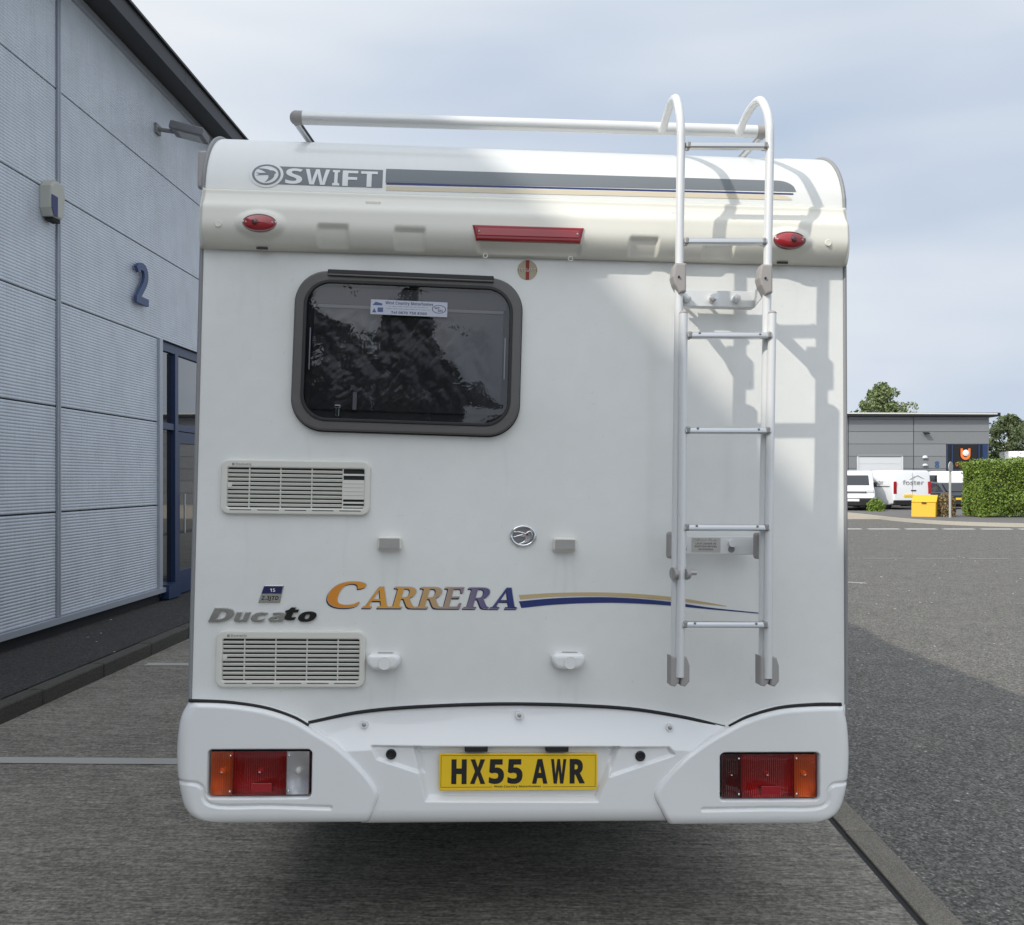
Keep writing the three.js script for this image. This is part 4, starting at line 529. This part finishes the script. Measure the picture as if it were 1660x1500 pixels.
// ------------------------------------------------------------------ across the road: pavement, markings, yard
{
  struct('yard', gridGeo(1, 1, (i, j) => [lerp(-6, 60, i), 0.004, lerp(-37, -75, j)], (p) => [p[0], p[2]]), M.yard);
  const kp = smoothLine([[14.9, -46], [14.9, -39], [14.75, -35.2], [15.3, -32.6], [16.8, -31], [20, -30.2], [30, -29.9], [60, -29.5]], 6); const P = [...kp, [60, -52], [14.9, -52]];
  const s = poly(P.map(([x, z]) => [x, -z])); struct('far_pavement', ext(s, 0.1).rotateX(-Math.PI / 2).translate(0, 0.006, 0), std(0.13, 0.125, 0.12, 0.95));
  const kerbG = []; for (let i = 0; i < kp.length - 1; i++) { const a = kp[i], b = kp[i + 1], l = Math.hypot(b[0] - a[0], b[1] - a[1]); kerbG.push(at(box(l + 0.02, 0.14, 0.14), (a[0] + b[0]) / 2, 0.055, (a[1] + b[1]) / 2, 0, -Math.atan2(b[1] - a[1], b[0] - a[0]), 0)); } struct('far_kerb', merge(kerbG), M.paleKerb);
  let x = 9; for (let i = 0; i < 12; i++) { struct('road_dash', gridGeo(8, 1, (a, b) => [x + a / 8 * 1.0, 0.005, -29.6 + 0.012 * (x - 14) + (b ? -0.15 : 0.15)], (p) => [p[0], p[2]]), M.line); x += 1.2; }
  for (let i = 0; i < 9; i++) struct('worn_road_line', gridGeo(8, 1, (a, b) => [6 + i * 1.05 + a / 8 * 0.8, 0.005, -18.6 + 0.02 * i + (b ? -0.045 : 0.045)], (p) => [p[0], p[2]]), std(0.3, 0.29, 0.27, 0.9));
  struct('worn_road_line', gridGeo(1, 1, (a, b) => [4.9 + a * 0.5, 0.005, -14.4 + 0.3 * a + (b ? -0.06 : 0.06)], (p) => [p[0], p[2]]), std(0.4, 0.39, 0.37, 0.9));
}
{ // unit 8 across the road
  const B = thing('warehouse_unit', 'dark grey panelled warehouse unit with pale roller door and pale sloping roof edge', 'building'); const z = -57, x0 = 9, x1 = 29.4, H = 5.45;
  part('wall_core', b2(x0, x1, 0, H, z - 14, z - 0.06), M.greyClad, B);
  const cols = [[x0, 14.96], [15.04, 20.7], [20.76, 24.72], [24.78, 29.4]], rowH = 0.76, mats = [1, 1.06, 0.95].map((k) => std(0.215 * k, 0.225 * k, 0.235 * k, 0.5));
  const dx0 = 21.35, dx1 = 24.0;
  for (let r = 0; r < 8; r++) for (const [ci, [a, b]] of cols.entries()) { const y0 = r * rowH, y1 = Math.min(H, y0 + rowH - 0.025); if (y1 <= y0) continue; if (ci === 2 && y0 < 2.6) { part('wall_panel', b2(a, dx0 - 0.12, y0, y1, z - 0.05, z), mats[(r + ci) % 3], B); part('wall_panel', b2(dx1 + 0.12, b, y0, y1, z - 0.05, z), mats[(r + ci) % 3], B); continue; } if (ci === 3 && y0 < 3.7) { part('wall_panel', b2(a, 26.75, y0, y1, z - 0.05, z), mats[(r + ci) % 3], B); continue; } part('wall_panel', b2(a, b, y0, y1, z - 0.05, z), mats[(r + ci) % 3], B); }
  part('roof_edge', at(b2(x0 - 0.2, x1 + 0.5, 0, 0.22, z - 14, z + 0.4), 0, H + 0.02, 0, 0, 0, 0), M.fascia, B); part('roof_sheet', at(b2(x0 - 0.2, x1 + 0.3, 0, 0.08, z - 14, z + 0.42), 0, H + 0.25, 0, 0, 0, -0.004), M.roofLight, B);
  const d = part('roller_door', b2(dx0, dx1, 0, 3.0, z - 0.06, z - 0.03), M.roller, B); for (let i = 0; i < 7; i++) part('door_section', b2(dx0 + 0.02, dx1 - 0.02, 0.02 + i * 0.425, 0.43 + i * 0.425, z - 0.03, z - 0.01), i < 2 ? std(0.36, 0.38, 0.41, 0.45) : M.roller, d);
  for (const x of [dx0 - 0.1, dx1]) part('door_jamb', b2(x, x + 0.1, 0, 3.1, z - 0.05, z + 0.03), M.roller, B); part('door_head', b2(dx0 - 0.1, dx1 + 0.1, 3.02, 3.14, z - 0.05, z + 0.04), M.greyTrim, B);
  for (const [y, h] of [[2.92, 0.16], [2.45, 0.12]]) { const l = part('wall_lamp', at(new THREE.SphereGeometry(0.17, 16, 10, 0, Math.PI * 2, 0, Math.PI / 2).scale(1, h * 6, 0.7), 25.45, y, z + 0.02), M.roller, B); part('lamp_foot', b2(25.3, 25.6, y - 0.06, y, z, z + 0.08), M.greyTrim, l); }
  part('small_floodlight', at(rbox(0.35, 0.07, 0.25, 0.02), 25.45, 4.45, z + 0.2, 0.3, 0, 0), M.black, B);
  part('unit_number', textIn('8', sansB, 26.05, 26.32, 2.33, 2.72, z + 0.002, 0.02), std(0.03, 0.09, 0.22, 0.5), B);
  const gx0 = 26.8, gx1 = 29.3; part('dark_pane', b2(gx0, gx1, 0.1, 3.75, z - 0.08, z - 0.05), std(0.012, 0.012, 0.014, 0.35), B); for (const x of [gx0, 27.1, 28.75, gx1 - 0.3]) part('mullion', b2(x, x + (x > 29 - 0.1 ? 0.3 : 0.07), 0, 3.8, z - 0.05, z + 0.01), M.blueFrame, B); part('transom', b2(gx0, gx1, 2.15, 2.23, z - 0.05, z + 0.012), M.blueFrame, B);
  const lx = 27.94, ly = 3.15, u = new THREE.Shape(); u.moveTo(-0.3, 0.36); u.lineTo(-0.16, 0.36); u.lineTo(-0.16, -0.02); u.absarc(0, -0.02, 0.16, Math.PI, Math.PI * 2, false); u.lineTo(0.16, 0.36); u.lineTo(0.3, 0.36); u.lineTo(0.3, -0.04); u.absarc(0, -0.04, 0.3, 0, -Math.PI, true); u.lineTo(-0.3, 0.36);
  const sg = part('shop_logo', ext(u, 0.02).translate(lx, ly, z + 0.0), M.orange, B); part('logo_ball', new THREE.SphereGeometry(0.2, 20, 12).scale(1, 1, 0.2).translate(lx + 0.02, ly + 0.08, z + 0.02), M.decalWhite, sg);
  part('sign_word', textIn('USER', sansR, lx - 0.6, lx - 0.02, 2.42, 2.66, z + 0.002, 0.01), M.orange, B); part('sign_word', textIn('ONE', sansR, lx + 0.02, lx + 0.52, 2.42, 2.66, z + 0.002, 0.01), M.decalWhite, B); part('sign_line', textIn('Business IT Support', sansB, lx - 0.6, lx + 0.55, 1.86, 2.04, z - 0.045, 0.01), M.orange, B); part('sign_rule', b2(lx - 0.6, lx + 0.6, 1.65, 1.69, z - 0.048, z - 0.035), M.orange, B); part('sign_strip', b2(lx - 0.4, lx + 0.4, 1.34, 1.43, z - 0.048, z - 0.035), M.yellow, B);
}
// ------------------------------------------------------------------ vehicles (forward is -z)
function wheels(g, xs, zs, r) { for (const z of zs) for (const s of [-1, 1]) { const w = part('wheel', at(new THREE.TorusGeometry(r * 0.74, r * 0.27, 10, 24), s * xs, r, z, 0, Math.PI / 2, 0), M.rubber, g); part('rim', at(new THREE.CylinderGeometry(r * 0.6, r * 0.6, 0.16, 18), s * xs, r, z, 0, 0, Math.PI / 2), std(0.3, 0.3, 0.31, 0.4, { metalness: 0.6 }), w); } }
const sideBody = (pts, w, bev = 0.07) => { const g = new THREE.ExtrudeGeometry(poly(pts), { depth: w - 2 * bev, bevelEnabled: true, bevelSize: bev, bevelOffset: -bev, bevelThickness: bev, bevelSegments: 4 }); g.translate(0, 0, bev - w / 2).rotateY(-Math.PI / 2); return toCreasedNormals(g, 0.6); };
const slab = (p, q, x0, x1, t = 0.012) => { const dz = q[0] - p[0], dy = q[1] - p[1], l = Math.hypot(dz, dy); return at(rbox(x1 - x0, t, l, 0.005, 0, 0, 0, 1), (x0 + x1) / 2, (p[1] + q[1]) / 2, (p[0] + q[0]) / 2, -Math.atan2(dy, dz), 0, 0); };
function van(label, words, plateText) {
  const g = thing('panel_van', label, 'van', 'white vans parked across the road');
  part('body', sideBody([[2.2, 0.35], [2.2, 1.0], [2.1, 1.78], [1.9, 1.86], [-0.4, 1.86], [-0.75, 1.8], [-1.45, 1.15], [-2.05, 0.98], [-2.2, 0.75], [-2.2, 0.32], [-1.5, 0.26], [1.6, 0.26]], 1.82, 0.09), M.vanWhite, g);
  part('windscreen', slab([-0.76, 1.76], [-1.42, 1.19], -0.72, 0.72, 0.03), M.glass, g); part('lower_trim', b2(-0.9, 0.9, 0.24, 0.42, -1.1, 1.0), M.black, g);
  for (const s of [-1, 1]) { const d = part('cab_door', b2(s * 0.9 - 0.012, s * 0.9 + 0.012, 0.45, 1.15, -1.1, -0.1), M.vanWhite, g); part('side_window', ext(poly([[-0.95, 1.17], [-0.2, 1.17], [-0.2, 1.66], [-0.6, 1.66]]), 0.03).rotateY(-Math.PI / 2).translate(s * 0.9 + 0.012, 0, 0), M.glass, d); part('door_handle', b2(s * 0.925 - 0.012, s * 0.925 + 0.012, 1.02, 1.06, -0.3, -0.15), M.black, d); part('side_rail', b2(s * 0.905 - 0.012, s * 0.905 + 0.012, 1.1, 1.14, 0.4, 1.9), M.black, g);
    part('tail_light', rbox(0.14, 0.55, 0.06, 0.02, s * 0.82, 1.08, 2.19), M.red, g); part('headlight', rbox(0.36, 0.16, 0.1, 0.04, s * 0.68, 0.93, -2.12), M.roller, g); part('mirror', rbox(0.16, 0.2, 0.1, 0.04, s * 1.0, 1.22, -0.85), M.black, g); }
  part('rear_bumper', rbox(1.78, 0.24, 0.16, 0.04, 0, 0.4, 2.2), M.black, g); part('door_seam', b2(-0.006, 0.006, 0.55, 1.75, 2.19, 2.206), M.greyTrim, g); part('front_bumper', rbox(1.74, 0.36, 0.16, 0.06, 0, 0.46, -2.18), M.black, g); part('front_grille', rbox(1.1, 0.06, 0.04, 0.02, 0, 0.9, -2.19), M.black, g); part('front_plate', rbox(0.52, 0.11, 0.02, 0.004, 0, 0.55, -2.27), M.decalWhite, g);
  const pl = part('rear_plate', rbox(0.52, 0.11, 0.02, 0.004, -0.15, 0.72, 2.215), M.plate, g); if (plateText) part('plate_text', textIn(plateText, sansB, -0.38, 0.08, 0.685, 0.755, 2.2255, 0.002), M.black, pl); part('handle_bar', rbox(0.24, 0.05, 0.03, 0.01, 0.05, 0.95, 2.21), M.black, g);
  if (words) { part('rear_lettering', textIn(words, sansR, -0.45, 0.55, 1.2, 1.42, 2.175, 0.012), M.greyTrim, g); for (const [a, b] of [[[-0.1, 1.45], [0.28, 1.62]], [[0.28, 1.62], [0.62, 1.45]]]) part('roof_mark', rod([a[0], a[1], 2.155], [b[0], b[1], 2.13], 0.012), M.greyTrim, g); part('side_lettering', textIn(words, sansR, -0.35, 0.45, 1.2, 1.42, 0, 0.012).rotateY(-Math.PI / 2).translate(-0.912, 0, 0.9), M.greyTrim, g); }
  wheels(g, 0.8, [-1.35, 1.4], 0.32); g.scale.setScalar(1.1); return g;
}
function car(name, label, paint) {
  const g = thing(name, label, 'car'); part('body', sideBody([[2.0, 0.35], [2.05, 0.8], [1.8, 0.95], [-0.7, 0.95], [-1.8, 0.82], [-2.05, 0.6], [-2.05, 0.3], [1.6, 0.25]], 1.74, 0.09), paint, g);
  const cab = part('cabin', sideBody([[1.85, 0.9], [1.25, 1.42], [0.2, 1.48], [-0.3, 1.42], [-1.05, 0.9]], 1.5, 0.09), paint, g); part('rear_screen', slab([1.86, 0.98], [1.34, 1.4], -0.6, 0.6, 0.03), M.glass, cab); part('windscreen', slab([-0.38, 1.39], [-1.0, 0.98], -0.62, 0.62, 0.03), M.glass, cab);
  for (const s of [-1, 1]) { part('side_window', ext(poly([[1.4, 0.99], [1.1, 1.36], [0.2, 1.4], [-0.25, 1.35], [-0.75, 0.99]]), 0.02).rotateY(-Math.PI / 2).translate(s * 0.752 + 0.01, 0, 0), M.glass, cab); part('tail_light', rbox(0.3, 0.16, 0.06, 0.02, s * 0.65, 0.8, 1.98), M.red, g); part('headlight', rbox(0.3, 0.14, 0.08, 0.03, s * 0.62, 0.68, -2.0), M.roller, g); }
  part('plate', rbox(0.52, 0.11, 0.02, 0.004, 0, 0.62, 2.05), M.plate, g); wheels(g, 0.76, [-1.3, 1.25], 0.31); return g;
}
const put = (g, x, z, ry, y = 0.006) => { g.position.set(x, y, z); g.rotation.y = ry; return g; };
put(van('white van facing the road, with black front bumper, beside the lettered van', null, null), 17.0, -46.5, Math.PI - 0.3);
put(van('white van with foster lettering and yellow rear number plate', 'foster', null), 19.45, -48, 0.12);
put(van('white van parked behind the van with foster lettering', null, null), 20.9, -53.6, 0.3);
put(van('white van turned sideways behind the dark car and hedge', null, null), 23.9, -51.5, 1.15);
put(car('blue_car', 'pale blue car between the two nearest white vans', M.carBlue), 20.0, -53.3, 0.1);
put(car('dark_car', 'dark grey hatchback beside the lettered white van and hedge', M.carDark), 22.35, -48.3, 0.05);
{ // lorry far right
  const g = thing('box_lorry', 'white box lorry with dark cab beyond the hedge', 'lorry'); part('box_body', rbox(2.4, 1.7, 5, 0.05, 0, 2.5, 0), M.vanWhite, g); part('chassis', b2(-1.1, 1.1, 0.6, 1.6, -3.2, 2.4), M.black, g); part('cab', rbox(2.2, 1.8, 1.5, 0.15, 0, 1.75, -3.3), M.carDark, g); wheels(g, 1.0, [-3.2, 1.5], 0.45); put(g, 33.6, -58.0, 1.3); }
{ // yellow grit bin
  const g = thing('grit_bin', 'yellow plastic grit bin with sloping lid standing on the far pavement', 'grit bin'); const s = poly([[-0.42, 0.0], [0.42, 0.0], [0.36, 0.9], [-0.02, 0.9], [-0.37, 0.62]]);
  part('bin_body', ext(poly([[-0.46, 0.0], [0.42, 0.0], [0.37, 0.88], [0.05, 0.88], [-0.39, 0.6]]), 0.95, 0.03, 2).rotateY(-Math.PI / 2).translate(0.475, 0, 0), M.yellow, g); part('bin_lid', at(rbox(1.0, 0.045, 0.56, 0.015), 0, 0.775, -0.16, -0.56, 0, 0), M.yellow, g); part('lid_hasp', rbox(0.2, 0.05, 0.03, 0.01, 0, 0.6, -0.44), M.black, g); part('lid_rib', b2(-0.49, 0.49, 0.88, 0.92, 0.03, 0.36), M.yellow, g); g.position.set(16.66, 0.106, -37.3); g.rotation.y = 2.6; g.scale.setScalar(0.92); }
{ // sign post
  const g = thing('sign_post', 'thin grey post with a small round sign seen edge on beside the hedge', 'post'); part('post', rod([0, 0, 0], [0, 2.1, 0], 0.045), M.post, g); part('sign_plate', at(new THREE.CylinderGeometry(0.2, 0.2, 0.03, 24).rotateX(Math.PI / 2).rotateY(0.75), 0, 1.98, 0.05), M.post, g); g.position.set(17.05, 0.106, -36); }
// ------------------------------------------------------------------ foliage
function leafCloud(n, place, size, nrm = 0.6) { // n small leaf faces; place() gives [x, y, z, outward normal]
  const pos = new Float32Array(n * 9), nor = new Float32Array(n * 9), uv = new Float32Array(n * 6); const a = new THREE.Vector3(), b = new THREE.Vector3(), c = new THREE.Vector3();
  for (let i = 0; i < n; i++) { const [x, y, z] = place(i); const s = size * rr(0.6, 1.4); a.set(rr(-1, 1), rr(-1, 1), rr(-1, 1)).normalize(); b.set(rr(-1, 1), rr(-1, 1), rr(-1, 1)).cross(a).normalize(); c.crossVectors(a, b); const P = [[a.x * s, a.y * s, a.z * s], [b.x * s * 0.5 - a.x * s * 0.4, b.y * s * 0.5 - a.y * s * 0.4, b.z * s * 0.5 - a.z * s * 0.4], [-b.x * s * 0.5 - a.x * s * 0.4, -b.y * s * 0.5 - a.y * s * 0.4, -b.z * s * 0.5 - a.z * s * 0.4]];
    for (let k = 0; k < 3; k++) { pos.set([x + P[k][0], y + P[k][1], z + P[k][2]], i * 9 + k * 3); nor.set([c.x, c.y, c.z], i * 9 + k * 3); } }
  const g = new THREE.BufferGeometry(); g.setAttribute('position', new THREE.BufferAttribute(pos, 3)); g.setAttribute('normal', new THREE.BufferAttribute(nor, 3)); g.setAttribute('uv', new THREE.BufferAttribute(uv, 2)); return g;
}
function treeGeo(h, rx, n, size, slim = 1) {
  const clumps = []; for (let i = 0; i < 110; i++) { const t = Math.pow(rnd(), 0.8), an = rr(0, 6.283), k = Math.sin(Math.PI * clamp(0.12 + t * 0.86)) * Math.sqrt(rnd()); clumps.push([Math.cos(an) * rx * k, h * lerp(0.28, 0.97, t), Math.sin(an) * rx * k, rx * rr(0.1, 0.27)]); }
  const leaves = leafCloud(n, () => { const c = clumps[Math.floor(rnd() * clumps.length)]; let x, y, z, d; do { x = rr(-1, 1); y = rr(-1, 1); z = rr(-1, 1); d = x * x + y * y + z * z; } while (d > 1); const q = Math.pow(d, -0.1); return [c[0] + x * c[3] * q, c[1] + y * c[3] * 0.8 * q, c[2] + z * c[3] * q]; }, size);
  const wood = [tube([[0, 0, 0], [0.1, h * 0.3, 0.05], [-0.05, h * 0.6, 0], [0, h * 0.9, 0]], 0.13 * slim, 16, 8)]; for (let i = 0; i < 12; i++) { const c = clumps[i]; wood.push(tube([[0, h * 0.2 + c[1] * 0.25, 0], [c[0] * 0.5, c[1] * 0.75, c[2] * 0.5], [c[0], c[1], c[2]]], 0.045 * slim, 8, 6)); } return [leaves, merge(wood)];
}
function tree(name, label, [leaves, wood], mat, x, z, group) { const g = thing(name, label, 'tree', group); part('crown', leaves, mat, g); part('trunk', wood, M.bark, g); g.position.set(x, 0, z); return g; }
tree('leafy_tree', 'bushy green tree rising behind the warehouse roof', treeGeo(9.4, 2.9, 11000, 0.15), M.leafA, 29.6, -74);
tree('leafy_tree', 'loose green tree beyond the hedge beside the warehouse', treeGeo(5.9, 2.3, 7500, 0.13), M.leafB, 33.4, -62);
tree('leafy_tree', 'darker tree furthest along behind the box lorry', treeGeo(6.4, 2.4, 7500, 0.13), M.leafB, 38, -64);
// the row of trees on the verge behind the viewpoint, mirrored in the rear window
const rowTrees = [treeGeo(11, 3.4, 15000, 0.2), treeGeo(10, 3.2, 13000, 0.18), treeGeo(6.6, 2.4, 8000, 0.15)];
[[-9.5, 24, 0], [-4.3, 23, 0], [-0.2, 25.5, 1], [3.9, 24, 2], [-14, 25, 1]].forEach(([x, z, k], i) => tree('verge_tree', 'green verge tree behind the viewpoint, seen mirrored in the dark rear window', rowTrees[k], M.leafB, x, z, 'row of verge trees').rotateY(i * 1.7));
{ // clipped hedge
  const g = thing('hedge', 'bright green clipped hedge on the far pavement beside the sign post', 'hedge'); const x0 = 18.35, x1 = 25, z0 = -38.0, z1 = -36.2, h = 2.2;
  part('hedge_core', rbox(x1 - x0 - 0.5, h - 0.3, z1 - z0 - 0.5, 0.3, (x0 + x1) / 2, h / 2 + 0.02, (z0 + z1) / 2), M.hedgeCore, g);
  const spot = () => { const f = rnd(); let x = rr(x0, x1), y = rr(0.05, h), z = rr(z0, z1); const d = Math.pow(rnd(), 1.6) * 0.5, lump = (p, q, k) => 0.5 * (fbm3(p * 1.3, q * 1.5, k, 3, 8) - 0.5); if (f < 0.5) z = z1 - d + lump(x, y, 3); else if (f < 0.75) { y = h - d + lump(x, z, 1) * 1.3 + (rnd() < 0.1 ? rr(0, 0.32) * noise3(x * 4, 2, z * 4, 5) : 0); } else x = x0 + d + lump(y, z, 5) + 0.12 * (1 - Math.abs(y / h - 0.5) * 2) ; return [x, y, z]; };
  part('leaves', leafCloud(46000, spot, 0.057), M.leafHedge, g); g.position.y = 0.1; }
{ const g = thing('dry_shrub', 'low dry brown shrub between the yellow bin and the hedge', 'shrub'); part('twigs', leafCloud(2600, () => { const a = rr(0, 6.28), r = Math.sqrt(rnd()) * 0.42; return [Math.cos(a) * r, rr(0.02, 0.95) * (1 - r * 0.9), Math.sin(a) * r]; }, 0.06), M.leafDry, g); const st = []; for (let i = 0; i < 9; i++) st.push(rod([rr(-0.1, 0.1), 0, rr(-0.1, 0.1)], [rr(-0.35, 0.35), rr(0.5, 0.9), rr(-0.3, 0.3)], 0.008, 0.004, 5)); part('stems', merge(st), M.bark, g); g.position.set(17.48, 0.1, -37.3); g.scale.set(0.9, 1.1, 0.9); }
{ const g = thing('small_shrub', 'small yellowish shrub beside the lettered white van', 'shrub'); part('leaves', leafCloud(1600, () => { const a = rr(0, 6.28), r = Math.sqrt(rnd()) * 0.4; return [Math.cos(a) * r, rr(0.02, 0.8) * (1 - r), Math.sin(a) * r]; }, 0.06), M.leafHedge, g); part('stems', rod([0, 0, 0], [0, 0.5, 0], 0.02, 0.01, 5), M.bark, g); g.position.set(17.1, 0.0, -43.5); }

renderer.render(scene, camera);
